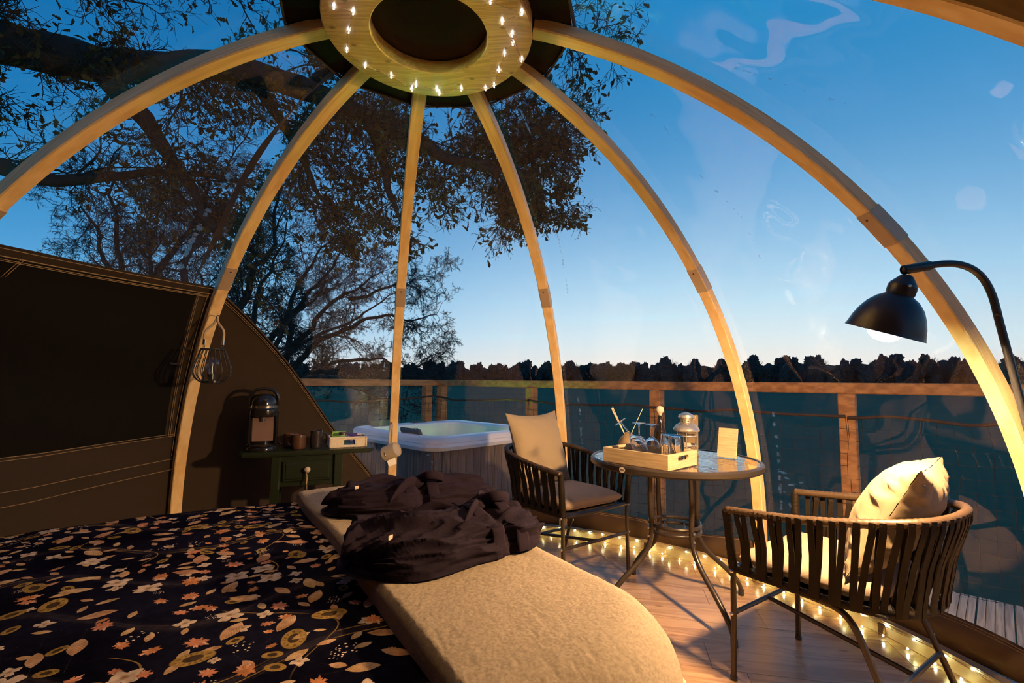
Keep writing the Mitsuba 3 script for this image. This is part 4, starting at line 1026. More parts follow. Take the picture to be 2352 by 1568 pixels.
# ================================================================== round table and what stands on it
tb = thing('round_table', 'round table with a rippled glass top and bent steel legs', 'table')
TX, TY, TRAD, TZT = .8256, 2.5033, .415, .720
tc = (TX, TY, 0)
part(tb, 'rim', lathe([(TRAD - .022, TZT - .006), (TRAD - .018, TZT), (TRAD - .008, TZT), (TRAD, TZT - .008), (TRAD + .001, TZT - .026), (TRAD - .006, TZT - .034), (TRAD - .018, TZT - .034), (TRAD - .022, TZT - .030), (TRAD - .022, TZT - .006)], 120, tc), M_STEEL, smooth=40)
def rippled():
    rr = np.linspace(.004, TRAD - .019, 95); aa = np.linspace(0, 2 * np.pi, 241)[:-1]; X, Y = rr[:, None] * np.cos(aa), rr[:, None] * np.sin(aa)
    q = np.stack([X, Y, X * 0], -1); z = (meshkit.noise(q * 95, 2) - .5) * .0016 + (meshkit.noise(q * 190, 4) - .5) * .0005
    return TM(np.stack([X + TX, Y + TY, TZT - .004 + z], -1).reshape(-1, 3), grid_faces(95, 240, False, True))
part(tb, 'glass_top', rippled(), M_TABLEG, 'rippled glass table top', smooth=True)
part(tb, 'underplate', lathe([(.0, TZT - .014), (.19, TZT - .014), (.19, TZT - .009)][:2], 60, tc), M_GLASS, smooth=False)
for a in (163, 343, 73, 253):
    e = ER(math.radians(a)); C = A(TX, TY, 0)
    pts = [C + e * .135 + A(0, 0, .70), C + e * .135 + A(0, 0, .45), C + e * .137 + A(0, 0, .335), C + e * .165 + A(0, 0, .275), C + e * .27 + A(0, 0, .175), C + e * .365 + A(0, 0, .085), C + e * .392 + A(0, 0, .045), C + e * .396 + A(0, 0, .006)]
    lg = part(tb, 'leg', tube(spl(pts, 44), .0125, 12), M_STEEL, smooth=True)
    part(lg, 'foot', tube(np.array([C + e * .396 + A(0, 0, .03), C + e * .396]), .0145, 12), M_BLKMET)
    part(tb, 'top_bracket', tube(np.array([C + e * .10 + A(0, 0, .700), C + e * (TRAD - .02) + A(0, 0, .700)]), .008, 8), M_STEEL)
    for z in (.385, .345): part(tb, 'bolt', ball(C + e * .150 + A(0, 0, z), .007, 1), M_CHROME)
for z, r in ((.395, .122), (.365, .122)):
    aa = np.linspace(0, 2 * np.pi, 61)[:-1]; part(tb, 'brace_ring', tube(np.stack([TX + r * np.cos(aa), TY + r * np.sin(aa), z + 0 * aa], 1), .009, 8, True), M_STEEL, smooth=True)
for o in (-.05, .05): part(tb, 'brace_bar', tube(np.array([(TX + o - .03, TY - .10, .380), (TX + o, TY, .384), (TX + o + .03, TY + .10, .380)]), .005, 6), M_STEEL)
# oval maker's sticker on the rim: a plain white oval with a brown band
sa = math.atan2(2.235 - TY, .5 - TX); sd_ = A(math.cos(sa), math.sin(sa), 0); st = A(TX, TY, TZT - .017) + sd_ * (TRAD + .0012)
FS = np.stack([A(-sd_[1], sd_[0], 0), A(0, 0, 1), sd_], 1)
stk = part(tb, 'sticker', xf(prism(Polygon([(.016 * math.cos(a), .013 * math.sin(a)) for a in np.linspace(0, 6.283, 25)[:-1]]), .0008), FS, st), M_WHITE, 'white oval sticker')
part(stk, 'band', xf(prism(sbox(-.011, -.003, .011, .003), .0006), FS, st + sd_ * .0008), M_INK)

# tray
tray = thing('wooden_tray', 'pale wooden tray with slotted ends holding the glasses', 'tray')
q0, q1, q2 = A(.443, 2.373), A(.680, 2.115), A(.869, 2.288)
ux = nrm(q1 - q0); uy = A(-ux[1], ux[0]); LX, LY, LH, LT = .345, .262, .067, .010
TRM = np.array([[ux[0], uy[0], 0], [ux[1], uy[1], 0], [0, 0, 1.]]); t0 = A(q0[0], q0[1], TZT)
tr = lambda m: xf(m, TRM, t0)
part(tray, 'bottom', tr(bx((LX / 2, LY / 2, .006), (LX - .01, LY - .01, .008), .001)), M_PALE)
part(tray, 'long_side', tr(bx((LX / 2, LT / 2, LH / 2), (LX, LT, LH), .0015)), M_PALE)
part(tray, 'long_side', tr(bx((LX / 2, LY - LT / 2, LH / 2), (LX, LT, LH), .0015)), M_PALE)
def end(x):
    slot = LineString([(-.036, .043), (.036, .043)]).buffer(.011)
    g = sbox(-LY / 2 + LT, 0, LY / 2 - LT, LH).difference(slot); m = prism(g, LT)
    M = np.array([[0, 0, 1.], [1, 0, 0], [0, 1, 0]]); return tr(xf(m, M, (x, LY / 2, 0)))
part(tray, 'slotted_end', end(0.), M_PALE, smooth=False); part(tray, 'slotted_end', end(LX - LT), M_PALE, smooth=False)
tz = TZT + .0105
def glass_thing(name, label, cat_, group, prof, c, rot=None, M=None):
    k = thing(name, label, cat_, group); shp(k, lathe(prof, 40, c, rot), M or M_SOLIDG, True); return k
tp = lambda x, y: (*(t0[:2] + x * ux + y * uy), tz)
wo = [(.0305, 0), (.0345, .022), (.0385, .045), (.0375, .068), (.0285, .090), (.0125, .101), (.0045, .107), (.0036, .125), (.0036, .150), (.0065, .160), (.0325, .1655), (.0325, .1675), (.0, .1680)]
wi = [(0, .0975), (.0100, .0965), (.0265, .087), (.0358, .067), (.0370, .045), (.0332, .022), (.0294, .0)]
bowl = wi + wo
glass_thing('wine_glass', 'wine glass standing upside down in the tray next to the tumblers', 'glass', 'wine glasses in the wooden tray', bowl, tp(.155, .185))
glass_thing('wine_glass', 'wine glass standing upside down in the tray in front of the reed diffuser', 'glass', 'wine glasses in the wooden tray', bowl, tp(.080, .190))
# the leaning flute, its foot up at the left
fl_d = nrm(A(-.55, .10, .74)); pf = [(0, .108), (.0085, .106), (.0243, .084), (.0275, .05), (.0245, .022), (.0172, .0), (.0185, 0), (.0260, .022), (.0290, .05), (.0258, .085), (.010, .112), (.0045, .122), (.0035, .150), (.0035, .180), (.006, .186), (.031, .190), (.031, .192), (0, .1925)]
glass_thing('flute_glass', 'glass leaning over in the tray with its foot raised to the left', 'glass', None, pf, A(*tp(.180, .090)) + A(0, 0, .030), align(fl_d))
tum = [(.0, .004), (.030, .004), (.0300, .0), (.0345, 0), (.0385, .122), (.0375, .124), (.0335, .122), (.0300, .012), (0, .010)]
tumd = [(r, .124 - z) for r, z in tum]
glass_thing('tumbler', 'ribbed tumbler turned upside down in the tray beside the wine glasses', 'glass', 'tumblers in the wooden tray', tumd, tp(.235, .195))
glass_thing('tumbler', 'ribbed tumbler turned upside down in the tray in front of the metal lantern', 'glass', 'tumblers in the wooden tray', tumd, tp(.295, .160))

# reed diffuser
df = thing('reed_diffuser', 'round amber reed diffuser pot with thin sticks', 'diffuser')
dp = A(.640, 2.690, TZT)
part(df, 'pot', lathe([(0, 0), (.038, 0), (.049, .012), (.054, .035), (.050, .060), (.036, .082), (.020, .094), (.018, .100), (.020, .104), (.015, .104), (.014, .096), (0, .09)], 48, dp), M_VASE, smooth=True)
for a, l in ((150, .24), (170, .235), (195, .235), (20, .23), (185, .22)):
    d = nrm(A(.42 * math.cos(math.radians(a)), .1 * math.sin(math.radians(a)), 1)); part(df, 'reed', tube(np.array([dp + A(0, 0, .02) - d * A(.05, .05, 0), dp + A(0, 0, .02) + d * l]), .0018, 6), M_REED)
# bottle with a cream ball stopper
bt = thing('bottle', 'slim dark bottle with a cream ball stopper standing behind the tumblers', 'bottle')
bp_ = A(.806, 2.650, TZT)
part(bt, 'body', lathe([(0, 0), (.030, 0), (.033, .006), (.033, .10), (.028, .125), (.016, .160), (.0115, .195), (.012, .202), (0, .202)], 40, bp_), M_BOTTLE, smooth=40)
part(bt, 'stopper', lathe([(0, .200), (.009, .202), (.010, .212), (.018, .220), (.021, .232), (.017, .246), (.008, .252), (0, .253)], 28, bp_), M_CREAM, 'cream ball stopper', smooth=True)
# metal lantern
ln = thing('metal_lantern', 'silver metal candle lantern with a domed lid on the round table', 'lantern')
lp_ = A(.925, 2.590, TZT)
part(ln, 'base', lathe([(0, 0), (.055, 0), (.058, .004), (.058, .016), (.052, .022), (0, .022)], 48, lp_), M_LANTERN, smooth=40)
part(ln, 'glass_pane', lathe([(.050, .022), (.050, .125)], 40, lp_), M_GLASS, smooth=True)
for a in range(0, 360, 60):
    e = ER(math.radians(a + 20)) * .052; part(ln, 'upright', tube(np.array([lp_ + e + A(0, 0, .02), lp_ + e + A(0, 0, .128)]), .0032, 8), M_LANTERN)
for z in (.050, .098): part(ln, 'band', lathe([(.0525, z), (.055, z + .002), (.055, z + .006), (.0525, z + .008)], 40, lp_), M_LANTERN, smooth=True)
lid = part(ln, 'lid', lathe([(.052, .122), (.066, .125), (.068, .130), (.064, .140), (.050, .158), (.036, .166), (.030, .170), (.030, .186), (.036, .190), (.041, .197), (.036, .210), (.022, .218), (.010, .222), (0, .223)], 56, lp_), M_LANTERN, smooth=35)
for a in range(0, 360, 45): part(lid, 'vent_hole', ball(lp_ + ER(math.radians(a)) * .0305 + A(0, 0, .178), .0042, 1, (1, 1, 1)), M_SCREW)
part(lid, 'ring_handle', tube(np.stack([lp_ + A(.042 + .006 * math.cos(a), 0, .196 + .010 * math.sin(a)) for a in np.linspace(0, 6.28, 17)[:-1]]), .0014, 6, True), M_LANTERN)
part(ln, 'candle', lathe([(0, .022), (.022, .022), (.022, .060), (.018, .063), (0, .061)], 24, lp_), M_CREAM)
# card behind it
solo('framed_card', xf(bx((0, 0, .0), (.095, .010, .20), .002), rotz(math.radians(-28)) @ rotx(-.10), (.985, 2.715, TZT + .102)), M_CARD, 'pale wooden card standing behind the metal lantern', 'card')
# sign with engraved lettering (its code is left out)
sg = thing('table_sign', 'small pale wooden sign with engraved lettering at the right edge of the round table', 'sign')
s0, s1 = A(1.063, 2.544), A(1.126, 2.476)
ux2 = nrm(s1 - s0); un = A(ux2[1], -ux2[0]); SM = np.stack([A(ux2[0], ux2[1], 0), A(0, 0, 1), A(un[0], un[1], 0)], 1)   # local x along, y up, z to the viewer
SMt = SM @ rotx(math.radians(-13)); sw_, sh_ = .098, .150
so = A(s0[0], s0[1], TZT + .001)
part(sg, 'panel', xf(bx((sw_ / 2, sh_ / 2, -.004), (sw_, sh_, .008), .001), SMt, so), M_PALE)
part(sg, 'prop', xf(bx((sw_ / 2, .055, -.045), (.05, .004, .12), .001, rotx(math.radians(58))), SM, so), M_PALE)
# two lines of small handwriting, too fine to read
rgw = np.random.default_rng(8)
for y, words, hh in ((.124, (.016, .019, .012, .026), .0032), (.113, (.022, .026), .0020)):
    x = (sw_ - sum(words) - .004 * (len(words) - 1)) / 2
    for w_ in words:
        n = int(w_ / .0011); px_ = x + np.linspace(0, w_, n) + rgw.normal(0, .00025, n); py_ = y + np.where(np.arange(n) % 2, 1, 0) * hh * (.45 + .55 * (rgw.random(n) > .72)) + rgw.normal(0, .0002, n)
        part(sg, 'lettering', tube(np.array([so + SMt @ A(u_, v_, .0003) for u_, v_ in zip(px_, py_)]), .00035, 4), M_INK, 'fine engraved handwriting', smooth=False)
        x += w_ + .004

# ================================================================== floor lamp
lamp = thing('floor_lamp', 'black arched floor lamp with a domed metal shade at the right', 'lamp')
axis = nrm(A(-.225, .277, -.93))                     # the way the shade points
LB = A(1.105, 1.432, 1.252)                          # centre of the rim
SH = align(-axis)                                    # local +z points back up the shade
sh = [(.100, 0), (.1015, .001), (.1000, .003), (.097, .014), (.092, .035), (.083, .060), (.070, .084), (.052, .104), (.034, .116), (.031, .119)]
part(lamp, 'shade', lathe(sh + [(.030, .119)] + [(r - .0016, z) for r, z in sh[::-1][1:]] + [(.100, 0)], 72, LB, SH), M_BLKMET, 'black domed shade', smooth=40)
part(lamp, 'shade_lining', lathe([(r - .0022, z + .0005) for r, z in sh[2:]][::-1], 72, LB, SH), M_SHADEIN, 'white lining of the shade', smooth=True)
part(lamp, 'neck', lathe([(0, .116), (.034, .116), (.036, .122), (.036, .142), (.033, .150), (.016, .172), (.010, .176), (0, .176)], 40, LB, SH), M_BLKMET, smooth=35)
part(lamp, 'screw', ball(LB + SH @ A(-.006, .0, .135) + A(0, -.036, 0), .006, 1, (1, .5, .7)), M_LANTERN)
tip = LB - axis * .178
sl0 = A(1.172, 1.43, 1.420)
part(lamp, 'joint', tube(np.array([tip + A(-.012, 0, .012), tip + A(.065, 0, .026)]), .0135, 14), M_BLKMET, smooth=True)
arm = spl([tip + A(.0, 0, .013), tip + A(.07, 0, .027), tip + A(.15, 0, .030), tip + A(.20, 0, .008), tip + A(.235, 0, -.045), tip + A(.252, .0, -.12)], 40)
part(lamp, 'arm', tube(arm, .0098, 14), M_BLKMET, smooth=True)
p0 = arm[-1]; p1 = A(1.62, 1.36, .02)
pole_d = nrm(p1 - p0)
part(lamp, 'pole', tube(np.array([p0 - pole_d * .002, p0 + pole_d * .5, p1]), .0098, 14), M_BLKMET, smooth=True)
part(lamp, 'base', lathe([(0, 0), (.125, 0), (.130, .004), (.130, .014), (.120, .020), (.02, .024), (.018, .035), (0, .035)], 60, (1.62, 1.36, 0)), M_BLKMET, smooth=35)
part(lamp, 'bulb_socket', lathe([(0, .118), (.018, .118), (.018, .075), (.014, .070), (0, .070)], 24, LB, SH), M_WHITE)
LAMP_RAD = A(1.0, .612, .285) * 2900
part(lamp, 'bulb', lathe([(.0, -.026), (.020, -.0235), (.037, -.012), (.0475, .008), (.048, .024), (.038, .046), (.025, .062), (.014, .072), (0, .074)], 32, LB, SH), M_WHITE, 'glowing globe bulb', smooth=True,
     emitter={'type': 'area', 'radiance': rgb(*LAMP_RAD), 'sampling_weight': LAMP_W})

# ================================================================== string lights
def bulb_emit(p): return {'type': 'area', 'radiance': rgb(1.0 * p, .58 * p, .17 * p), 'sampling_weight': BULB_W}
BULB = ball((0, 0, 0), .0042, 1, (1, 1, 1.25)); BULB_S = ball((0, 0, 0), .0028, 1)
BP_FLOOR, BP_RING = 420, 5000
rg = np.random.default_rng(12)
sl = thing('string_light', 'warm string of tiny lights draped along the curb at the edge of the floor', 'string lights')
def strand(a0, a1, r, z, gap, jit, sagz, nm):
    n = int((a1 - a0) * r / gap); az = a0 + (a1 - a0) * (np.arange(n) + .5) / n + rg.normal(0, .08 * gap / r, n)
    P = np.stack([AXX + (r + rg.normal(0, jit, n)) * np.sin(az), AXY + (r + rg.normal(0, jit, n)) * np.cos(az), z + np.abs(rg.normal(0, sagz, n))], 1)
    part(sl, 'wire', tube(spl(P + A(0, 0, .004), n * 5), .0011, 4), M_WIRE, smooth=True)
    for p in P: share(sl, 'bulb', {**BPLY, 'emitter': bulb_emit(BP_FLOOR)}, T().translate([float(x) for x in p]))
BPLY = mikit.ply(BULB, M_WHITE, smooth=True)
d2 = math.radians
strand(d2(4), d2(118), 2.000, .010, .098, .004, .004, 'low')
strand(d2(8), d2(112), 2.022, .050, .105, .003, .006, 'high')
for o in (.052, .058, .064):
    aa = np.linspace(d2(6), d2(114), 120); part(sl, 'wire', tube(np.stack([AXX + (2.022 + .004 * np.sin(aa * 40 + o * 900)) * np.sin(aa), AXY + (2.022 + .004 * np.sin(aa * 40 + o * 900)) * np.cos(aa), o + .004 * np.sin(aa * 23 + o * 500)], 1), .0011, 4), M_WIRE, smooth=True)
# hooks holding the strings at the feet of the arches
for a in (36, 55, 73, 90):
    e = ER(d2(a)); p = A(AXX, AXY, 0) + e * 2.018
    part(sl, 'clip', xf(bx((0, 0, .03), (.030, .012, .05), .003), rotz(-d2(a)), p), M_SCREW)
rl = thing('string_light', 'warm string of tiny lights pinned in zigzag under the timber ring', 'string lights')
RB_ = [(-115.5, .321), (-116.3, .261), (-96.1, .279), (-77.7, .325), (-60.3, .318), (-41, .292), (-22.4, .33), (-20.5, .296), (-4.3, .308), (-2.8, .335), (14.9, .314), (31.3, .35), (38.3, .354), (53.6, .299), (72.7, .277),
       (85.3, .296), (93.6, .293), (70.7, .348), (106.8, .27), (110.1, .345), (126.8, .278), (146, .27), (163, .33), (180, .28), (197, .31), (215, .28), (232, .325)]
RP = np.array([(AXX + r * math.sin(d2(a)), AXY + r * math.cos(d2(a)), ZR - .0080) for a, r in RB_])
part(rl, 'wire', tube(np.vstack([np.linspace(RP[i], RP[i + 1], 6)[:-1] + A(0, 0, .0060) for i in range(len(RP) - 1)]), .0009, 4), M_WIRE, smooth=True)
BPLS = mikit.ply(BULB_S, M_WHITE, smooth=True)
for p in RP: share(rl, 'bulb', {**BPLS, 'emitter': bulb_emit(BP_RING)}, T().translate([float(x) for x in p]))

# ================================================================== console table and coffee corner
CO, CX_, CY_ = A(-1.54, 2.77), A(.927, .375), A(-.375, .927)
CM = np.array([[CX_[0], CY_[0], 0], [CX_[1], CY_[1], 0], [0, 0, 1.]]); c_ = lambda m: xf(m, CM, (CO[0], CO[1], 0))
CP = lambda x, y, z: CM @ A(x, y, z) + A(CO[0], CO[1], 0)
CL, CD, CZ = .745, .31, .680
con = thing('console_table', 'dark green console table with one drawer against the brown canvas', 'table')
topg = Polygon([(.02, 0), (CL - .03, 0), (CL, .03), (CL, CD - .03), (CL - .03, CD), (.03, CD), (0, CD - .03), (0, .02)])
part(con, 'top', c_(cat([prism(topg.buffer(-.004), .006, CZ - .006), prism(topg, .012, CZ - .018), prism(topg.buffer(-.012), .010, CZ - .028)])), M_GREEN, smooth=False)
part(con, 'apron', c_(bx((.3675, CD / 2, CZ - .118), (.345, CD - .06, .18), .004)), M_GREEN)
for x in (.195, .54):
    for y in (.035, CD - .035):
        part(con, 'leg', c_(cat([bx((x, y, CZ - .125), (.050, .050, .195), .005), hull(np.vstack([np.array([[x + sx * .024, y + sy * .024, CZ - .22] for sx in (-1, 1) for sy in (-1, 1)]), np.array([[x + sx * .015, y + sy * .015, 0.] for sx in (-1, 1) for sy in (-1, 1)])]))])), M_GREEN)
dw = part(con, 'drawer', c_(cat([bx((.3675, .024, CZ - .118), (.27, .020, .118), .005), bx((.3675, .013, CZ - .118), (.240, .010, .092), .005)])), M_GREEN)
part(dw, 'knob', c_(xf(lathe([(0, 0), (.010, 0), (.008, .008), (.012, .014), (.017, .022), (.016, .032), (.008, .038), (0, .039)], 28), rotx(math.pi / 2), (.3675, .010, CZ - .108))), M_CREAM, 'pale round knob', smooth=True)
part(dw, 'key_cord', c_(tube(spl([(.362, -.018, CZ - .112), (.363, -.016, CZ - .15), (.366, -.014, CZ - .19), (.369, -.016, CZ - .15), (.371, -.018, CZ - .112)], 24), .0022, 6)), M_CORDP, 'cord hanging from the knob')
part(dw, 'tassel', c_(lathe([(0, 0), (.007, .002), (.006, .03), (.003, .036), (0, .036)], 10, (.366, -.014, CZ - .225))), M_SCREW)

cm = thing('coffee_machine', 'black capsule coffee machine with an arched handle on the console table', 'coffee machine')
K = lambda m: c_(xf(m, rotz(.10), (.108, .150, CZ)))
def rbox(sx, sy, sz, c, r): return bx(c, (sx, sy, sz), r)
part(cm, 'base', K(hull(np.vstack([lathe([(.085, 0), (.088, .004), (.086, .020), (.080, .026)], 32, (0, -.035, 0)).vertices, lathe([(.080, 0), (.082, .004), (.078, .026)], 32, (0, .06, 0)).vertices]))), M_GLOSSB)
part(cm, 'drip_tray', K(lathe([(0, .026), (.066, .026), (.070, .028), (.070, .036), (.064, .038), (0, .036)], 40, (0, -.052, 0))), M_GLOSSB, smooth=40)
part(cm, 'column', K(hull(np.vstack([lathe([(.078, .02), (.080, .06), (.078, .20), (.074, .235)], 32, (0, .055, 0)).vertices]))), M_GLOSSB)
part(cm, 'water_tank', K(hull(np.vstack([lathe([(.072, .03), (.076, .05), (.076, .22), (.070, .232)], 32, (0, .085, 0)).vertices]))), M_BROWNP, 'smoky water tank')
part(cm, 'front_panel', K(xf(hull(np.vstack([bx((0, 0, 0), (.118, .012, .150), .005).vertices])), None, (0, -.028, .125))), M_BROWNP, 'brown front panel')
for sx in (-1, 1): part(cm, 'side_cheek', K(hull(np.vstack([bx((sx * .072, .0, .13), (.022, .09, .20), .009).vertices]))), M_GLOSSB)
part(cm, 'brew_head', K(lathe([(0, .196), (.070, .196), (.080, .202), (.082, .216), (.080, .238), (.074, .244), (0, .244)], 44, (0, -.010, 0))), M_GLOSSB, smooth=35)
part(cm, 'spout', K(lathe([(0, .170), (.012, .170), (.015, .198), (0, .198)], 20, (0, -.045, 0))), M_CHROME, smooth=35)
part(cm, 'trim_band', K(lathe([(.070, .244), (.0775, .246), (.0775, .262), (.070, .264)], 44, (0, -.006, 0))), M_CHROME, 'chrome band', smooth=30)
part(cm, 'lid', K(lathe([(.074, .262), (.074, .285), (.066, .312), (.045, .328), (0, .332)], 44, (0, .0, 0))), M_GLOSSB, smooth=40)
part(cm, 'handle', K(tube(spl([(-.078, -.01, .262), (-.076, -.012, .31), (-.050, -.015, .350), (0, -.016, .362), (.050, -.015, .350), (.076, -.012, .31), (.078, -.01, .262)], 40), .0095, 10, False, 1.4)), M_GLOSSB, 'arched handle', smooth=True)

def mug(label, x, y, h, r, m, ha, cat_='mug', grp=None):
    k = thing('mug', label, cat_, grp)
    part(k, 'cup', c_(lathe([(0, 0), (r * .80, 0), (r * .90, .006), (r, h * .35), (r * .98, h * .8), (r * .96, h), (r * .93, h + .002), (r * .90, h), (r * .91, h * .4), (r * .80, .010), (0, .008)], 44, (x, y, CZ))), m, smooth=True)
    e = A(math.cos(ha), math.sin(ha), 0); o = A(x, y, CZ)
    part(k, 'handle', c_(tube(spl([o + e * r * .95 + A(0, 0, h * .82), o + e * (r + .022) + A(0, 0, h * .80), o + e * (r + .030) + A(0, 0, h * .5), o + e * (r + .016) + A(0, 0, h * .22), o + e * r * .93 + A(0, 0, h * .2)], 20), .006, 8)), m, smooth=True)
mug('glossy brown mug in front on the green console table', .312, .095, .085, .041, M_MUG, 2.6, grp='mugs on the console table')
mug('glossy brown mug half hidden behind another mug on the console table', .262, .185, .085, .041, M_MUG, 2.8, grp='mugs on the console table')
mug('taller near-black mug beside the white wicker basket', .410, .12, .105, .036, M_MUGD, .4)
# wicker basket
bk = thing('wicker_basket', 'small white wicker basket of tea things at the right end of the console table', 'basket')
BX0, BY0, BLX, BLY, BH = .490, .070, .215, .165, .060
def woven(L_, h, slot):
    ms = []
    for r in range(9):
        z = .006 + r * (h - .010) / 8
        segs = [(0, L_)] if not (slot and 2 <= r <= 6) else [(0, L_ * .34), (L_ * .70, L_)]
        for a, b in segs:
            n = max(6, int((b - a) / .006)); x = np.linspace(a, b, n); ms.append(tube(np.stack([x, .0028 * np.where((np.arange(n) + r) % 2, 1, -1), np.full(n, z)], 1), .0038, 5))
    for x in np.arange(.004, L_, .012):
        if slot and L_ * .36 < x < L_ * .68: continue
        ms.append(tube(np.array([(x, 0, 0), (x, 0, h)]), .0022, 5))
    ms.append(tube(np.array([(0, 0, h), (L_ / 2, 0, h + .001), (L_, 0, h)]), .0055, 6)); return cat(ms)
B0 = lambda m, a, t: c_(xf(xf(m, rotz(a)), rotz(.05), (BX0 + t[0], BY0 + t[1], CZ)))
part(bk, 'front_side', B0(woven(BLX, BH, True), 0, (0, 0)), M_WICK, smooth=True)
part(bk, 'rear_side', B0(woven(BLX, BH, True), 0, (0, BLY)), M_WICK, smooth=True)
part(bk, 'end_side', B0(woven(BLY, BH, False), math.pi / 2, (0, 0)), M_WICK, smooth=True)
part(bk, 'end_side', B0(woven(BLY, BH, False), math.pi / 2, (BLX, 0)), M_WICK, smooth=True)
part(bk, 'bottom', B0(bx((BLX / 2, BLY / 2, .004), (BLX, BLY, .006), .001), 0, (0, 0)), M_WICK)
ji = thing('glass_jar', 'small clear glass jar with a dark lid in the wicker basket', 'jar')
part(ji, 'jar_body', c_(lathe([(0, .010), (.030, .010), (.036, .02), (.038, .045), (.034, .062), (.024, .070), (.022, .076)], 36, (BX0 + .075, BY0 + .055, CZ))), M_GLASS, smooth=True)
part(ji, 'jar_lid', c_(lathe([(.0, .090), (.022, .090), (.024, .086), (.024, .076), (0, .076)], 28, (BX0 + .075, BY0 + .055, CZ))), M_SCREW)
solo('tea_box', c_(bx((BX0 + .055, BY0 + .125, CZ + .050), (.085, .03, .078), .002, rotz(.1))), M_LIME, 'green and white tea box standing at the back of the wicker basket', 'box')
rg = np.random.default_rng(4)
for j, (x, y, z, a, m, lab) in enumerate([(.130, .045, .040, .9, M_PURPLE, 'purple foil sachet on top in the wicker basket'), (.160, .085, .048, .5, M_PURPLE, 'purple foil sachet at the right rear in the wicker basket'), (.135, .100, .055, .2, M_PURPLE, 'purple foil sachet leaning at the back of the wicker basket'),
                                        (.165, .050, .030, .7, M_NAVY, 'dark blue foil sachet showing through the slot of the wicker basket')]):
    k = thing('sachet', lab, 'sachet', 'foil sachets in the wicker basket')
    part(k, 'packet', c_(xf(pillow_mesh(.075, .055, .012, 16, j, .4), rotz(a) @ rotx(.5 + .2 * j), (BX0 + x, BY0 + y, CZ + z))), m, smooth=True)
    part(k, 'print_band', c_(xf(bx((0, -.004, .0062), (.050, .010, .0006), .0002), rotz(a) @ rotx(.5 + .2 * j), (BX0 + x, BY0 + y, CZ + z))), M_WHITE)

# ================================================================== things hanging on the arches
hl = thing('cage_lantern', 'black wire cage lantern with a clear bulb hanging from a rope loop', 'lantern')
HC = A(-1.615, 2.615, 1.075)
for a in np.linspace(0, 360, 19)[:-1]:
    e = ER(math.radians(a)); part(hl, 'cage_wire', tube(spl([HC + e * .048 + A(0, 0, .004), HC + e * .082 + A(0, 0, .035), HC + e * .092 + A(0, 0, .07), HC + e * .080 + A(0, 0, .115), HC + e * .058 + A(0, 0, .182)], 18), .0022, 5), M_BLKMET, smooth=True)
for r, z in ((.048, .004), (.058, .182)): part(hl, 'cage_ring', tube(np.stack([HC + A(r * math.cos(a), r * math.sin(a), z) for a in np.linspace(0, 6.283, 41)[:-1]]), .003, 6, True), M_BLKMET, smooth=True)
part(hl, 'foot', lathe([(0, 0), (.046, 0), (.048, .004), (.048, .014), (.030, .018), (.018, .020), (.018, .050), (0, .05)], 40, HC), M_BLKMET, smooth=35)
part(hl, 'bulb', lathe([(.013, .05), (.015, .062), (.032, .085), (.036, .105), (.030, .125), (.012, .138), (0, .139)], 32, HC), M_GLASS, 'unlit clear bulb', smooth=True)
part(hl, 'filament_holder', lathe([(0, .05), (.006, .05), (.004, .09), (.008, .10), (.003, .112), (0, .112)], 12, HC), M_LANTERN)
hk = A(-1.618, 2.640, 1.435)
for sx in (-1, 1):
    q = HC + A(sx * .050, 0, .186)
    rp = part(hl, 'rope', tube(spl([q + A(0, 0, .035), q + A(-sx * .004, .006, .10), hk + A(sx * .010, -.004, -.03), hk + A(0, 0, .002)], 24), .0065, 8), M_CORDP, 'pale rope loop', smooth=True)
    part(rp, 'ferrule', tube(np.array([q + A(0, 0, .020), q + A(0, 0, .050)]), .0078, 10), M_CHROME)
    part(hl, 'link', tube(np.stack([q + A(0, .006 * math.cos(a), .008 + .010 * math.sin(a)) for a in np.linspace(0, 6.283, 13)[:-1]]), .0015, 5, True), M_BLKMET)
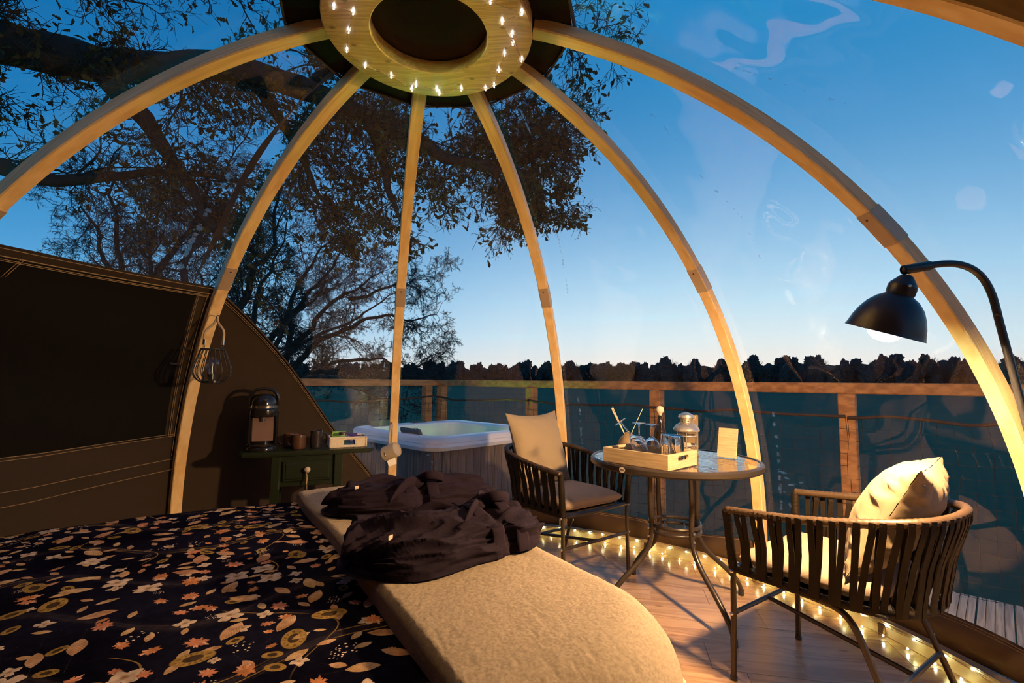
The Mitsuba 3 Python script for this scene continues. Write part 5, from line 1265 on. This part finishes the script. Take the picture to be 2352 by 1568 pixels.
part(hl, 'hook', tube(spl([hk + A(-.010, .035, .010), hk + A(0, .010, .012), hk + A(0, -.006, .004), hk + A(0, -.004, -.010), hk + A(0, .004, -.006)], 16), .0025, 6), M_SCREW)
hc = thing('hanging_ornament', 'small beige cylinder hanging by a strap in front of the hot tub', 'ornament')
HS = A(-.868, 3.555, .585); hd = nrm(A(.85, -.25, .38)); HR = align(hd)
part(hc, 'drum', lathe([(0, -.055), (.048, -.055), (.053, -.050), (.053, .050), (.050, .055), (.047, .055), (.046, .045), (0, .045)], 44, HS, HR), M_CREAM, smooth=40)
part(hc, 'slot', xf(bx((0, -.053, -.02), (.030, .006, .010), .002), HR, HS), M_SCREW)
part(hc, 'strap', tube(spl([HS + A(-.01, -.01, .05), HS + A(-.012, -.006, .12), HS + A(-.004, .018, .205), HS + A(.004, -.004, .12), HS + A(.0, -.012, .05)], 34), .0085, 8, False, .35), M_CREAM, 'fabric strap', smooth=True)
part(hc, 'paper_tag', xf(bx((0, 0, 0), (.06, .003, .045), .001), rotz(.5) @ roty(-.35), HS + A(.02, -.045, -.068)), M_WHITE)
part(hc, 'hook', tube(spl([HS + A(-.004, .06, .205), HS + A(-.004, .025, .208), HS + A(-.004, .012, .200), HS + A(-.004, .016, .190)], 12), .0025, 6), M_SCREW)
# webbing strap that holds the cap down, outside the film
ws = [(-57.2, 76.5), (-58.2, 70), (-58.0, 63), (-57, 53), (-56, 43), (-56.2, 36.5), (-56.0, 30)]
wsp = np.array([arch(math.radians(a), [math.radians(p)], .075)[0] for a, p in ws]); wsp = spl(wsp, 50)
tt_ = nrm(np.gradient(wsp, axis=0)); nn_ = nrm(wsp - A(AXX, AXY, .4)); tw = np.linspace(0, 1, 50)[:, None]
sd_w = nrm(np.cross(tt_, nn_)); tws = (.9 * np.sin(tw * 9))
B_ = nrm(sd_w * np.cos(tws) + nn_ * np.sin(tws)); N_ = nrm(np.cross(B_, tt_))
solo('tie_strap', sweep(wsp, B_, N_, [(-.014, -.0012), (.014, -.0012), (.014, .0012), (-.014, .0012)]), M_STRAPW, 'black webbing strap running down outside the film beside the lantern rib', 'strap')
